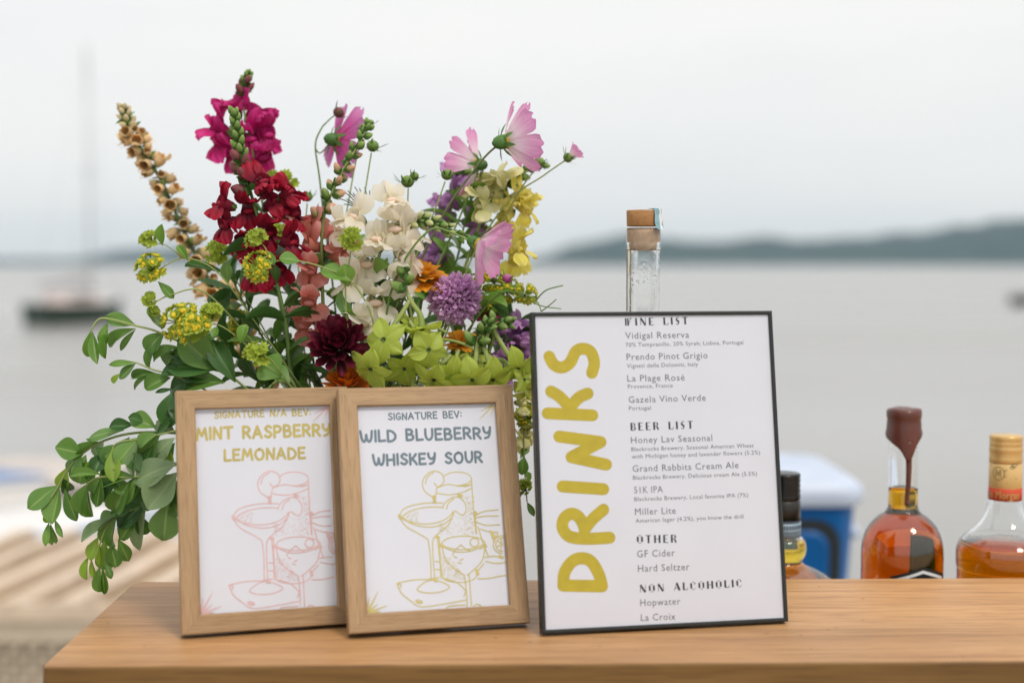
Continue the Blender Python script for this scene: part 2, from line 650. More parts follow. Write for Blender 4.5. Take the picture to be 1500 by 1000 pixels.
M = {}
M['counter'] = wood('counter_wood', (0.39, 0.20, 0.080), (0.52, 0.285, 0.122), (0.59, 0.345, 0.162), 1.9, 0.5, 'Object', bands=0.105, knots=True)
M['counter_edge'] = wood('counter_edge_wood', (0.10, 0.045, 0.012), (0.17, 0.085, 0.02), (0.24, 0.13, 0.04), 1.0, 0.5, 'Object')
M['oak'] = wood('frame_oak', (0.27, 0.165, 0.08), (0.38, 0.245, 0.13), (0.45, 0.30, 0.165), 3.2, 0.5, 'UV')
M['black'] = plain('black_frame', (0.012, 0.014, 0.013), 0.32, 0.2, 40)
M['felt_and_gap_shade'] = plain('frame_back_and_gap_shade', (0.03, 0.028, 0.026), 0.9, 0.2, 60)
M['paper'] = plain('paper', (0.675, 0.67, 0.755), 0.7, 0.02, 18)
M['pane'] = panemat('picture_glass')
M['ink_gold'] = plain('gold_ink', (0.47, 0.355, 0.003), 0.7, 0.1, 120)
M['ink_gold_pale'] = plain('pale_gold_ink', (0.50, 0.40, 0.11), 0.7, 0.12, 120)
M['ink_slate'] = plain('slate_ink', (0.13, 0.18, 0.225), 0.7, 0.1, 120)
M['ink_pink'] = plain('pink_ink', (0.68, 0.43, 0.43), 0.7, 0.1, 120)
M['ink_line'] = plain('gold_line_ink', (0.56, 0.46, 0.15), 0.7, 0.1, 120)
M['ink_black'] = plain('black_ink', (0.015, 0.015, 0.022), 0.7, 0.1, 120)
M['ink_grey'] = plain('grey_ink', (0.13, 0.125, 0.14), 0.7, 0.1, 120)
M['glass'] = glassmat('bottle_glass', (0.985, 0.99, 0.985))
M['bourbon'] = glassmat('bourbon', (1, 1, 1), 1.36, 0.0, (0.966, 0.835, 0.03), 190)
M['rum'] = glassmat('spiced_rum', (1, 1, 1), 1.36, 0.0, (0.952, 0.82, 0.07), 120)
M['spirit'] = glassmat('clear_spirit', (1, 1, 1), 1.36)
M['whisky'] = glassmat('whisky', (1, 1, 1), 1.36, 0.0, (0.97, 0.84, 0.08), 70)
M['wax'] = plain('brown_wax', (0.105, 0.028, 0.018), 0.36, 0.2, 50, 0.4, coat=0.2)
M['cork_wood'] = wood('stopper_wood', (0.30, 0.14, 0.045), (0.42, 0.21, 0.075), (0.5, 0.27, 0.1), 3, 0.5, 'Object')
M['cork'] = plain('cork', (0.62, 0.42, 0.26), 0.8, 0.18, 240, 0.4)
M['seal'] = plain('torn_seal_paper', (0.24, 0.42, 0.50), 0.6, 0.25, 60)
M['seal_white'] = plain('torn_seal_white', (0.75, 0.76, 0.76), 0.7, 0.05, 60)
M['cap_black'] = plain('black_cap', (0.012, 0.012, 0.013), 0.25, 0.2, 60, metal=0.3)
M['sleeve_black'] = plain('black_sleeve', (0.016, 0.015, 0.014), 0.35, 0.3, 90)
M['label_blue'] = plain('pale_blue_label', (0.25, 0.35, 0.43), 0.5, 0.1, 90)
M['label_ink'] = plain('label_ink', (0.10, 0.14, 0.20), 0.6, 0.1, 90)
M['cap_gold'] = plain('gold_cap', (0.62, 0.40, 0.15), 0.3, 0.1, 80, metal=0.35)
M['sleeve_gold'] = plain('gold_sleeve', (0.60, 0.40, 0.155), 0.42, 0.08, 80, metal=0.1)
M['band_red'] = plain('red_band', (0.52, 0.055, 0.010), 0.6, 0.1, 80)
M['label_black'] = plain('black_label', (0.014, 0.013, 0.013), 0.5, 0.2, 90)
M['label_white'] = plain('white_label', (0.78, 0.78, 0.78), 0.5, 0.05, 90)
M['vase'] = plain('glazed_vase', (0.62, 0.60, 0.56), 0.25, 0.05, 20, coat=0.3)
M['cool_blue'] = plain('cooler_blue', (0.0, 0.095, 0.31), 0.4, 0.08, 14)
M['cool_white'] = plain('cooler_lid', (0.50, 0.57, 0.70), 0.4, 0.05, 14)
M['cool_dark'] = plain('cooler_groove', (0.015, 0.02, 0.02), 0.6, 0.1, 14)
M['plastic_white'] = plain('table_white', (0.68, 0.68, 0.67), 0.5, 0.05, 14)
M['steel'] = plain('steel', (0.35, 0.35, 0.36), 0.35, 0.1, 40, metal=0.9)

# tissue
M['stem'] = petal('stem_green', [(0, (0.10, 0.17, 0.04)), (1, (0.16, 0.27, 0.06))], 0.5, 0.05)
M['stem_pale'] = petal('pale_stem', [(0, (0.22, 0.30, 0.09)), (1, (0.30, 0.36, 0.11))], 0.5, 0.05)
M['stem_dark'] = petal('dark_stem', [(0, (0.07, 0.08, 0.035)), (1, (0.11, 0.13, 0.05))], 0.5, 0.05)
M['leaf'] = leafmat('baptisia_leaf', (0.055, 0.15, 0.022), (0.15, 0.29, 0.055), (0.27, 0.38, 0.12))
M['leaf_grey'] = leafmat('baptisia_leaf_underside', (0.18, 0.27, 0.13), (0.23, 0.33, 0.15), (0.31, 0.40, 0.19), 0.55)
M['leaf_young'] = leafmat('young_leaf', (0.14, 0.27, 0.025), (0.25, 0.38, 0.045), (0.30, 0.40, 0.08), trans=0.35)
M['leaf_dark'] = leafmat('dark_leaf', (0.026, 0.085, 0.018), (0.065, 0.17, 0.032), (0.12, 0.24, 0.06))
M['leaf_mid'] = leafmat('mid_leaf', (0.08, 0.20, 0.025), (0.17, 0.32, 0.045), (0.25, 0.38, 0.09))
M['crimson'] = petal('crimson_petal', [(0, (0.16, 0.010, 0.030)), (0.45, (0.28, 0.003, 0.022)), (1, (0.45, 0.008, 0.040))], 0.6, 0.3)
M['magenta'] = petal('magenta_petal', [(0, (0.36, 0.02, 0.12)), (0.5, (0.60, 0.012, 0.19)), (1, (0.72, 0.06, 0.31))], 0.6, 0.35)
M['salmon'] = petal('salmon_petal', [(0, (0.60, 0.22, 0.15)), (0.5, (0.74, 0.25, 0.21)), (1, (0.84, 0.42, 0.39))], 0.6, 0.35)
M['ivory'] = petal('ivory_petal', [(0, (0.84, 0.80, 0.60)), (0.35, (0.88, 0.82, 0.69)), (1, (0.93, 0.89, 0.80))], 0.6, 0.5, 0.05, 0.03)
M['blush'] = petal('blush_palate', [(0, (0.86, 0.62, 0.46)), (1, (0.88, 0.74, 0.64))], 0.6, 0.3, 0.1, 0.08)
M['yellow'] = petal('yellow_petal', [(0, (0.74, 0.66, 0.22)), (0.5, (0.84, 0.74, 0.12)), (1, (0.88, 0.80, 0.26))], 0.6, 0.35, 0.1, 0.05)
M['cream'] = petal('cream_petal', [(0, (0.66, 0.66, 0.26)), (1, (0.82, 0.78, 0.46))], 0.6, 0.35, 0.1, 0.05)
M['mauve'] = petal('mauve_petal', [(0, (0.40, 0.18, 0.44)), (1, (0.64, 0.36, 0.66))], 0.6, 0.35)
M['maroon'] = petal('maroon_bud', [(0, (0.10, 0.05, 0.03)), (1, (0.24, 0.06, 0.07))], 0.55, 0.15)
M['bud_green'] = petal('green_bud', [(0, (0.10, 0.18, 0.035)), (0.7, (0.17, 0.28, 0.06)), (1, (0.30, 0.36, 0.13))], 0.6, 0.15)
M['bud_pink'] = petal('pink_bud', [(0, (0.16, 0.24, 0.06)), (0.45, (0.40, 0.32, 0.14)), (1, (0.72, 0.36, 0.26))], 0.6, 0.2)
M['bud_cream'] = petal('cream_bud', [(0, (0.18, 0.28, 0.06)), (0.5, (0.40, 0.44, 0.15)), (1, (0.62, 0.62, 0.33))], 0.6, 0.2)
M['tan'] = petal('tan_bell', [(0, (0.62, 0.58, 0.28)), (0.5, (0.80, 0.60, 0.32)), (1, (0.86, 0.66, 0.40))], 0.6, 0.35, 0.2, 0.2)
M['tan_dark'] = petal('tan_throat', [(0, (0.50, 0.30, 0.12)), (1, (0.70, 0.46, 0.22))], 0.6, 0.2)
M['tan_bud'] = petal('tan_bud', [(0, (0.44, 0.48, 0.20)), (1, (0.74, 0.56, 0.36))], 0.6, 0.2, 0.15, 0.15)
M['cosmos'] = petal('cosmos_petal', [(0, (0.88, 0.80, 0.76)), (0.35, (0.86, 0.66, 0.76)), (0.7, (0.76, 0.38, 0.60)), (1, (0.70, 0.28, 0.54))], 0.6, 0.4, 0.3)
M['cosmos_deep'] = petal('deep_cosmos_petal', [(0, (0.56, 0.06, 0.24)), (0.5, (0.55, 0.10, 0.34)), (1, (0.62, 0.26, 0.50))], 0.6, 0.4, 0.3)
M['calyx'] = petal('calyx_green', [(0, (0.06, 0.15, 0.03)), (1, (0.10, 0.22, 0.05))], 0.5, 0.1)
M['pollen'] = plain('pollen', (0.55, 0.36, 0.03), 0.8, 0.3, 400, 0.5)
M['lime_tube'] = petal('lime_tube', [(0, (0.24, 0.34, 0.06)), (1, (0.44, 0.50, 0.18))], 0.5, 0.2, 0.2)
M['throat'] = plain('dark_throat', (0.06, 0.10, 0.03), 0.7, 0.2, 100)
M['lime'] = leafmat('lime_petal', (0.37, 0.48, 0.045), (0.47, 0.56, 0.10), (0.50, 0.59, 0.15), 0.5, 0.38)
M['bup'] = petal('bupleurum_bract', [(0, (0.30, 0.40, 0.03)), (1, (0.40, 0.49, 0.07))], 0.55, 0.3, 0.15, 0.12)
M['bup_eye'] = plain('bupleurum_floret', (0.60, 0.45, 0.012), 0.7, 0.2, 300)
M['scab'] = petal('lavender_floret', [(0, (0.42, 0.17, 0.42)), (0.5, (0.62, 0.33, 0.60)), (1, (0.78, 0.52, 0.76))], 0.6, 0.4, 0.3, 0.25)
M['orange'] = petal('orange_petal', [(0, (0.62, 0.22, 0.010)), (1, (0.84, 0.40, 0.025))], 0.6, 0.3)
M['rust'] = petal('rust_petal', [(0, (0.42, 0.08, 0.006)), (1, (0.74, 0.20, 0.012))], 0.6, 0.3)
M['burgundy'] = petal('burgundy_petal', [(0, (0.018, 0.002, 0.005)), (0.6, (0.055, 0.004, 0.012)), (1, (0.16, 0.008, 0.028))], 0.5, 0.2)
M['ruby'] = petal('ruby_petal', [(0, (0.20, 0.01, 0.05)), (1, (0.50, 0.03, 0.13))], 0.6, 0.3)
# ------------------------------------------------------------------ setting: ground, water, hills
WZ = -1.2


def sheet(name, prof, x0, x1, mat, nx=2):
    mb = MB()
    xs = [x0 + (x1 - x0) * i / (nx - 1) for i in range(nx)]
    vs = [(x, y, z) for (y, z) in prof for x in xs]
    fs = [(j * nx + i, j * nx + i + 1, (j + 1) * nx + i + 1, (j + 1) * nx + i) for j in range(len(prof) - 1) for i in range(nx - 1)]
    mb.add(vs, fs)
    o = mb.build(name, mat)
    return tag(o, kind='structure')


gm = plain('gravel', (0.40, 0.37, 0.33), 0.9, 0.35, 9, 0.6)
sheet('ground', [(-60, 0), (5.7, 0), (6.4, -0.2), (7.4, -0.75), (9.5, -1.35), (40, -3.0)], -70, 70, gm)

wm, wt, wp = newmat('lake_water')
wp.inputs['Base Color'].default_value = (0.285, 0.28, 0.272, 1)
wp.inputs['Roughness'].default_value = 0.22
wp.inputs['IOR'].default_value = 1.33
tcw = wt.nodes.new('ShaderNodeTexCoord')
mpw = wt.nodes.new('ShaderNodeMapping')
mpw.inputs['Scale'].default_value = (0.55, 1.5, 1)
wt.links.new(tcw.outputs['Object'], mpw.inputs[0])
nw = wt.nodes.new('ShaderNodeTexNoise')
nw.inputs['Scale'].default_value = 1.1
nw.inputs['Detail'].default_value = 5
wt.links.new(mpw.outputs[0], nw.inputs['Vector'])
bw = wt.nodes.new('ShaderNodeBump')
bw.inputs['Strength'].default_value = 0.5
bw.inputs['Distance'].default_value = 0.05
wt.links.new(nw.outputs[0], bw.inputs['Height'])
wt.links.new(bw.outputs[0], wp.inputs['Normal'])
mpr = wt.nodes.new('ShaderNodeMapping')                 # wind lanes: smoother and rougher water
mpr.inputs['Scale'].default_value = (0.012, 0.075, 1)
wt.links.new(tcw.outputs['Object'], mpr.inputs[0])
nr = wt.nodes.new('ShaderNodeTexNoise')
nr.inputs['Scale'].default_value = 1.0
nr.inputs['Detail'].default_value = 5
wt.links.new(mpr.outputs[0], nr.inputs['Vector'])
rr_ = wt.nodes.new('ShaderNodeMapRange')
rr_.inputs['From Min'].default_value = 0.3
rr_.inputs['From Max'].default_value = 0.7
rr_.inputs['To Min'].default_value = 0.17
rr_.inputs['To Max'].default_value = 0.33
wt.links.new(nr.outputs[0], rr_.inputs[0])
wt.links.new(rr_.outputs[0], wp.inputs['Roughness'])
sheet('water', [(7.6, WZ), (4900, WZ)], -4700, 4700, wm)

forest = plain('far_forest', (0.025, 0.05, 0.05), 0.95, 0.4, 0.02)


def hills(name, Y, line, depth, seed):
    """a wooded ridge: crest heights are photo pixels above the horizon at distance Y"""
    rnd = random.Random(seed)
    mb = MB()
    xs = [p[0] for p in line]
    n = 120
    vs = []
    m = 7
    for i in range(n + 1):
        px = xs[0] + (xs[-1] - xs[0]) * i / n
        for a, b in zip(line, line[1:]):
            if a[0] <= px <= b[0]:
                t = (px - a[0]) / (b[0] - a[0])
                t = t * t * (3 - 2 * t)
                h = a[1] + (b[1] - a[1]) * t
                break
        X = (px - 750) / FPX * Y
        H = h / FPX * Y
        for j in range(m):
            u = j / (m - 1)
            k = math.sin(u * math.pi) ** 0.7 if 0 < u < 1 else 0
            bump = (rnd.random() - 0.5) * 0.10 * H * k
            vs.append((X + (rnd.random() - 0.5) * 6, Y - depth * 0.5 + depth * u, WZ - 1 + H * k + bump))
    fs = [(i * m + j, (i + 1) * m + j, (i + 1) * m + j + 1, i * m + j + 1) for i in range(n) for j in range(m - 1)]
    mb.add(vs, fs)
    return tag(mb.build(name, forest), kind='structure')


hills('hills', 3000, [(740, 0), (790, 14), (850, 33), (915, 46), (970, 40), (1040, 35), (1110, 43), (1170, 38), (1240, 41), (1330, 48), (1400, 57), (1480, 69), (1600, 82), (1800, 60), (2100, 20), (2200, 0)], 700, 3)
hills('hills.001', 3900, [(60, 0), (130, 12), (200, 24), (260, 27), (340, 22), (450, 20), (600, 16), (720, 10), (860, 0)], 700, 5)
hills('hills.002', 4300, [(-400, 0), (-250, 12), (-40, 11), (60, 10), (150, 8), (260, 0)], 500, 8)

# ------------------------------------------------------------------ boats
M['hull_green'] = plain('dark_green_hull', (0.012, 0.035, 0.02), 0.35, 0.15, 2)
M['hull_dark'] = plain('dark_hull', (0.03, 0.035, 0.03), 0.4, 0.15, 2)
M['boat_white'] = plain('boat_white', (0.70, 0.68, 0.67), 0.4, 0.05, 2)
M['boat_pink'] = plain('faded_cabin', (0.66, 0.55, 0.53), 0.5, 0.05, 2)
M['boat_blue'] = plain('boat_blue', (0.08, 0.19, 0.42), 0.45, 0.1, 2)
M['boat_sky'] = plain('faded_blue', (0.28, 0.40, 0.58), 0.5, 0.1, 2)
M['boat_wood'] = plain('boat_thwart', (0.36, 0.24, 0.13), 0.6, 0.2, 4)
M['spar'] = plain('grey_spar', (0.36, 0.36, 0.37), 0.4, 0.1, 2, metal=0.4)
M['canvas'] = plain('sail_cover', (0.34, 0.33, 0.34), 0.8, 0.1, 6)


def hull_rows(L, B, H, n=14, sheer=0.18, transom=0.72):
    """sections of a boat along +X from stern to bow: gunwale, chine and keel heights"""
    rows = []
    for i in range(n + 1):
        t = i / n
        wd = B / 2 * (transom + (1 - transom) * math.sin(min(1, t / 0.55) * math.pi / 2)) * (1 if t < 0.55 else math.cos((t - 0.55) / 0.45 * math.pi / 2) ** 0.75)
        top = H * (1 + sheer * (2 * t - 0.7) ** 2)
        rows.append((-L / 2 + L * t + (0.06 * L * (t > 0.95)), max(wd, 0.012), top))
    return rows


def hull(mb, rows, depth=0.35, inner=0.0):
    """outer skin; with inner > 0 also an inner skin and a rim between them"""
    prof = [(1, 1), (0.97, 0.55), (0.86, 0.12), (0.6, -0.25), (0.0, -0.45)]
    k = 2 * len(prof) - 1
    def skin(sh, flip):
        vs = []
        for x, wd, top in rows:
            w_ = max(0.006, wd - sh)
            ring = [(-a, b) for a, b in prof] + [(a, b) for a, b in prof[-2::-1]]
            for a, b in ring:
                z = top * b if b > 0 else depth * b
                if sh: z = top if b == 1 else max(z + sh * 1.2, -depth * 0.2)
                vs.append((x - (sh * 0.6 if sh else 0), a * w_, z))
        fs = []
        for i in range(len(rows) - 1):
            for j in range(k - 1):
                q = (i * k + j, i * k + j + 1, (i + 1) * k + j + 1, (i + 1) * k + j)
                fs.append(q[::-1] if flip else q)
        fs.append(tuple(range(k)) if not flip else tuple(range(k - 1, -1, -1)))
        return vs, fs
    v, f = skin(0, False)
    mb.add(v, f)
    if inner:
        b = len(mb.v) - len(v)
        v2, f2 = skin(inner, True)
        mb.add(v2, f2)
        b2 = b + len(v)
        for i in range(len(rows) - 1):
            for j in (0, k - 1):
                mb.f.append([b + i * k + j, b + (i + 1) * k + j, b2 + (i + 1) * k + j, b2 + i * k + j]); mb.mi.append(0)
    return mb


def sailboat(loc, rz):
    t = thing('sailboat', 'moored sailboat with dark green hull, pale cabin and tall bare mast', 'sailboat', loc, rz=rz)
    rows = hull_rows(5.4, 1.9, 0.85, transom=0.7)
    hull(MB(), rows).build('hull', M['hull_green'], t)
    mb = MB()
    deck = [(x, s * (wd - 0.03), top - 0.02) for x, wd, top in rows for s in (-1, 1)]
    mb.add(deck, [(2 * i, 2 * i + 2, 2 * i + 3, 2 * i + 1) for i in range(len(rows) - 1)])
    mb.build('deck', M['boat_white'], t)
    mb = MB()
    pr = [(-1.5, 0.62, 0.0), (-1.5, 0.55, 0.50), (0.9, 0.42, 0.40), (1.3, 0.36, 0.0)]
    vs = [(x, s * y, 0.86 + z) for x, y, z in pr for s in (-1, 1)]
    mb.add(vs, [(0, 1, 3, 2), (2, 3, 5, 4), (4, 5, 7, 6), (0, 2, 4, 6), (1, 7, 5, 3)])
    c = mb.build('cabin', M['boat_pink'], t, smooth=False)
    for s in (-1, 1):
        mb = MB(); box(mb, -1.2, 0.4, s * 0.565 - 0.02, s * 0.565 + 0.02, 1.04, 1.20); mb.build('window', M['hull_dark'], c)
    mb = MB(); tube(mb, [(0.95, 0, 0.7), (0.93, 0, 6), (0.9, 0, 12.2)], 0.06, 0.035, 8); ms = mb.build('mast', M['spar'], t)
    mb = MB(); tube(mb, [(0.92, -0.55, 6.6), (0.92, 0.55, 6.6)], 0.025); mb.build('spreader', M['spar'], ms)
    mb = MB(); tube(mb, [(0.9, 0, 1.75), (-2.3, 0, 1.65)], 0.05); bm = mb.build('boom', M['spar'], t)
    mb = MB(); tube(mb, crom([(0.85, 0, 1.95), (0.2, 0, 1.95), (-1.2, 0, 1.82), (-2.2, 0, 1.74)]), 0.16, 0.07, 8); mb.build('sail_cover', M['canvas'], bm)
    for p in ((2.9, 0, 0.85), (-2.85, 0, 0.8), (0.9, 0.9, 0.75), (0.9, -0.9, 0.75)):
        mb = MB(); tube(mb, [(0.9, 0, 12.1), p], 0.008, n=4); mb.build('stay', M['spar'], t)
    mb = MB(); box(mb, -3.02, -2.9, -0.03, 0.03, -0.4, 0.75); mb.build('rudder', M['hull_green'], t)
    return t


p = at(113, 473, 62)
sailboat((p.x, 62, WZ), R(67))


def rowboat(name, label, loc, rz, L, B, H, hm, trim, group=None, cover=None):
    t = thing(name, label, 'boat', loc, group, rz)
    rows = hull_rows(L, B, H)
    hull(MB(), rows, 0.16, 0.035).build('hull', hm, t)
    for s in (-1, 1):
        mb = MB(); tube(mb, [(x, s * (wd + 0.005), top + 0.012) for x, wd, top in rows], 0.03, n=6); mb.build('gunwale', trim, t)
    for x in (-0.25 * L, 0.1 * L):
        mb = MB(); box(mb, x - 0.11, x + 0.11, -B * 0.44, B * 0.44, H * 0.66, H * 0.66 + 0.03); mb.build('thwart', M['boat_wood'], t)
    if cover:
        mb = MB()
        sel = rows[5:]
        vs = [(x, s * (wd + 0.03), top + 0.02 + (0.16 if s == 0 else 0) * math.sin(math.pi * (i + 1) / (len(sel) + 1))) for i, (x, wd, top) in enumerate(sel) for s in (-1, 0, 1)]
        mb.add(vs, [(3 * i + j, 3 * i + 3 + j, 3 * i + 4 + j, 3 * i + 1 + j) for i in range(len(sel) - 1) for j in (0, 1)])
        mb.build('tarpaulin', cover, t)
    return t


p = at(1508, 446, 90)
rowboat('motorboat', 'small dark boat far out on the water at the right edge of the picture', (p.x, 90, WZ), R(25), 2.6, 1.3, 0.6, M['hull_dark'], M['hull_dark'], cover=M['hull_dark'])
rowboat('dinghy', 'white dinghy with blue tarpaulin, blurred behind the drooping leaves at the left edge', (-5.75, 13.2, WZ + 0.05), R(-10), 2.7, 1.2, 0.42, M['boat_white'], M['boat_white'], 'dinghies at the dock', M['boat_blue'])
rowboat('dinghy', 'all pale dinghy with faded blue gunwales and white cover, lower of the two', (-4.35, 11.3, WZ + 0.05), R(16), 2.9, 1.1, 0.36, M['boat_white'], M['boat_sky'], 'dinghies at the dock', M['boat_white'])

M['dock'] = wood('weathered_dock', (0.50, 0.45, 0.41), (0.60, 0.55, 0.52), (0.68, 0.63, 0.60), 0.3, 0.8, 'Object', along='Y')
t = thing('floating_dock', 'pale floating dock lying on the water behind the dinghies', 'dock', (-6.3, 14.9, WZ))
for i in range(24):
    mb = MB(); box(mb, -2.6 + i * 0.2, -2.6 + i * 0.2 + 0.19, -0.95, 0.95, 0.36, 0.40); mb.build('plank', M['dock'], t, False)
for y in (-0.8, 0.8):
    mb = MB(); box(mb, -2.6, 2.2, y - 0.06, y + 0.06, 0.2, 0.36); mb.build('beam', M['dock'], t, False)
for x in (-1.8, 0, 1.6):
    mb = MB(); box(mb, x - 0.3, x + 0.3, -0.7, 0.7, -0.1, 0.2); mb.build('float', M['hull_dark'], t, False)

# ------------------------------------------------------------------ slatted platform with a lattice skirt, lower left
M['slat'] = wood('pale_slat', (0.52, 0.41, 0.30), (0.66, 0.54, 0.42), (0.74, 0.63, 0.52), 0.5, 0.75, 'Object', along='Y')
M['slat_tan'] = wood('tan_board', (0.25, 0.17, 0.095), (0.33, 0.235, 0.14), (0.40, 0.29, 0.18), 0.5, 0.8, 'Object', along='Y')
M['lattice'] = wood('grey_lattice', (0.44, 0.37, 0.28), (0.56, 0.48, 0.38), (0.64, 0.57, 0.48), 0.5, 0.8, 'Object')
M['void'] = plain('underdeck_shade', (0.17, 0.14, 0.095), 0.95, 0.3, 12)
t = thing('slatted_platform', 'low wooden platform with pale slats and a lattice skirt behind the bar', 'platform', (-2.0, 4.16, 0))
PH, PD, PX0, PX1 = 0.375, 1.15, -2.2, 1.15
sk = math.tan(R(7.7))
mb = MB(); box(mb, PX0, PX1 + 0.1, 0.03, PD, PH - 0.06, PH - 0.035); mb.build('base_board', M['slat_tan'], t, False)
x = PX0
i = 0
while x < PX1:
    mb = MB()
    a, b = x, x + 0.074 + 0.012 * math.sin(x * 37)
    q = [(a, 0.0), (b, 0.0), (b + sk * PD, PD), (a + sk * PD, PD)]
    vs = [(u, v, z) for z in (PH - 0.034, PH) for u, v in q]
    mb.add(vs, [(0, 3, 2, 1), (4, 5, 6, 7), (0, 1, 5, 4), (1, 2, 6, 5), (2, 3, 7, 6), (3, 0, 4, 7)])
    mb.build('slat', M['slat'], t, False)
    x += 0.168
mb = MB(); box(mb, PX0, PX1 + 0.1, -0.024, -0.002, PH - 0.055, PH - 0.002); mb.build('fascia_board', M['slat'], t, False)
mb = MB(); box(mb, PX0, PX1 + 0.1, 0.02, 0.04, 0.02, PH - 0.062); mb.build('skirt_shade_backing', M['void'], t, False)  # dark sheet behind the lattice; shade under the platform is in its colour
mb = MB()
x = PX0
def lat(sx, y):
    x = PX0 - 0.3
    while x < PX1 + 0.3:
        z0, z1 = 0.115, 0.255
        x0, x1 = x, x + sx * (z1 - z0)
        if min(x0, x1) > PX0 and max(x0, x1) < PX1 + 0.1:
            d = 0.0125
            vs = [(x0 - d, y, z0), (x0 + d, y, z0), (x1 + d, y, z1), (x1 - d, y, z1)]
            vs += [(a, y + 0.008, c) for a, _, c in vs]
            mb.add(vs, [(0, 1, 2, 3), (7, 6, 5, 4), (0, 4, 5, 1), (1, 5, 6, 2), (2, 6, 7, 3), (3, 7, 4, 0)])
        x += 0.056
lat(1, -0.012)
lat(-1, -0.003)
mb.build('lattice_panel', M['lattice'], t, False)
mb = MB(); box(mb, PX0, PX1 + 0.1, -0.02, 0.01, 0.0, 0.115); mb.build('bottom_rail', M['lattice'], t, False)
mb = MB(); box(mb, PX0, PX1 + 0.1, -0.018, 0.01, 0.256, PH - 0.058); mb.build('top_rail', M['lattice'], t, False)
for x in (PX0 + 0.06, -0.5, PX1 - 0.02):
    for y in (0.1, PD - 0.1):
        mb = MB(); box(mb, x - 0.045, x + 0.045, y - 0.04, y + 0.04, 0, PH - 0.062); mb.build('leg', M['slat_tan'], t, False)
# ------------------------------------------------------------------ the bar
YAW = R(1.15)
bar = thing('bar_counter', 'honey brown wooden bar counter holding the framed signs and the flowers', 'bar', (-0.376, 1.118, 0), rz=YAW)
BL, BD = 2.3, 0.305
mb = MB()
c = 0.010                                     # plan with a slightly clipped back corner
plan = [(0, 0.004), (0.004, 0), (BL, 0), (BL, BD), (c * 0.9, BD), (c * 0.3, BD - c * 0.35), (0, BD - c)]
k = len(plan)
mb.add([(x, y, CT) for x, y in plan] + [(x, y, CT - 0.045) for x, y in plan],
       [tuple(range(k)), tuple(range(2 * k - 1, k - 1, -1))], mi=0)
mb2 = MB()
for i in range(k):
    a, b = plan[i], plan[(i + 1) % k]
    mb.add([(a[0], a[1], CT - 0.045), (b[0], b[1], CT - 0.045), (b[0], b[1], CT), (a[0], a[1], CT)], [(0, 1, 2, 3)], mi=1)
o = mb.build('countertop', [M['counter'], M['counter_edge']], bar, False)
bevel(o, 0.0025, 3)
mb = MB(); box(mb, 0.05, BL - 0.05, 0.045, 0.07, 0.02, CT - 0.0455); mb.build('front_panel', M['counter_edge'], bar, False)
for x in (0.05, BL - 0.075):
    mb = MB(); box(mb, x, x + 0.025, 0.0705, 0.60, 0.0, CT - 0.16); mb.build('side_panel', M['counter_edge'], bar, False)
mb = MB(); box(mb, 0.0755, BL - 0.0755, 0.071, 0.64, 0.915, 0.94); mb.build('back_shelf', M['counter'], bar, False)
mb = MB(); box(mb, 0.0755, BL - 0.0755, 0.071, 0.58, 0.30, 0.325); mb.build('lower_shelf', M['counter'], bar, False)
SHELF = 0.94
# ------------------------------------------------------------------ lettering: a round pen and a font of pen strokes
def ribbon(mb, pts, wd, z=0.0, mi=0, caps=True, w1=None):
    """flat stroke in the XY plane with round ends (one strip, no overlaps)"""
    P = []
    for p in pts:
        p = Vector((p[0], p[1]))
        if not P or (p - P[-1]).length > 1e-7: P.append(p)
    if len(P) < 2: return
    hw = wd / 2
    vs, fs = [], []
    n = len(P)
    for i, p in enumerate(P):
        d0 = (P[i] - P[i - 1]).normalized() if i else (P[1] - P[0]).normalized()
        d1 = (P[i + 1] - P[i]).normalized() if i < n - 1 else d0
        d = d0 + d1
        d = d.normalized() if d.length > 1e-6 else d1
        nn = Vector((-d.y, d.x))
        k = max(0.55, nn.dot(Vector((-d1.y, d1.x))))
        h = hw if w1 is None else hw + (w1 / 2 - hw) * i / (n - 1)
        vs += [tuple(p + nn * h / k), tuple(p - nn * h / k)]
    for i in range(n - 1):
        fs.append((2 * i + 1, 2 * i + 3, 2 * i + 2, 2 * i))
    if caps:
        for e, (i, sgn) in enumerate(((0, -1), (n - 1, 1))):
            d = (P[1] - P[0]).normalized() if i == 0 else (P[-1] - P[-2]).normalized()
            nn = Vector((-d.y, d.x))
            h = hw if (w1 is None or i == 0) else w1 / 2
            arc = []
            for k in range(1, 6):
                a = math.pi * k / 6
                q = P[i] + nn * h * math.cos(a) * (1 if sgn > 0 else -1) + d * sgn * h * math.sin(a)
                arc.append(len(vs)); vs.append(tuple(q))
            if sgn > 0: fs.append(tuple([2 * i + 1] + arc[::-1] + [2 * i])[::1])
            else: fs.append(tuple([2 * i] + arc[::-1] + [2 * i + 1]))
    mb.add([(a, b, z) for a, b in vs], fs, mi=mi)


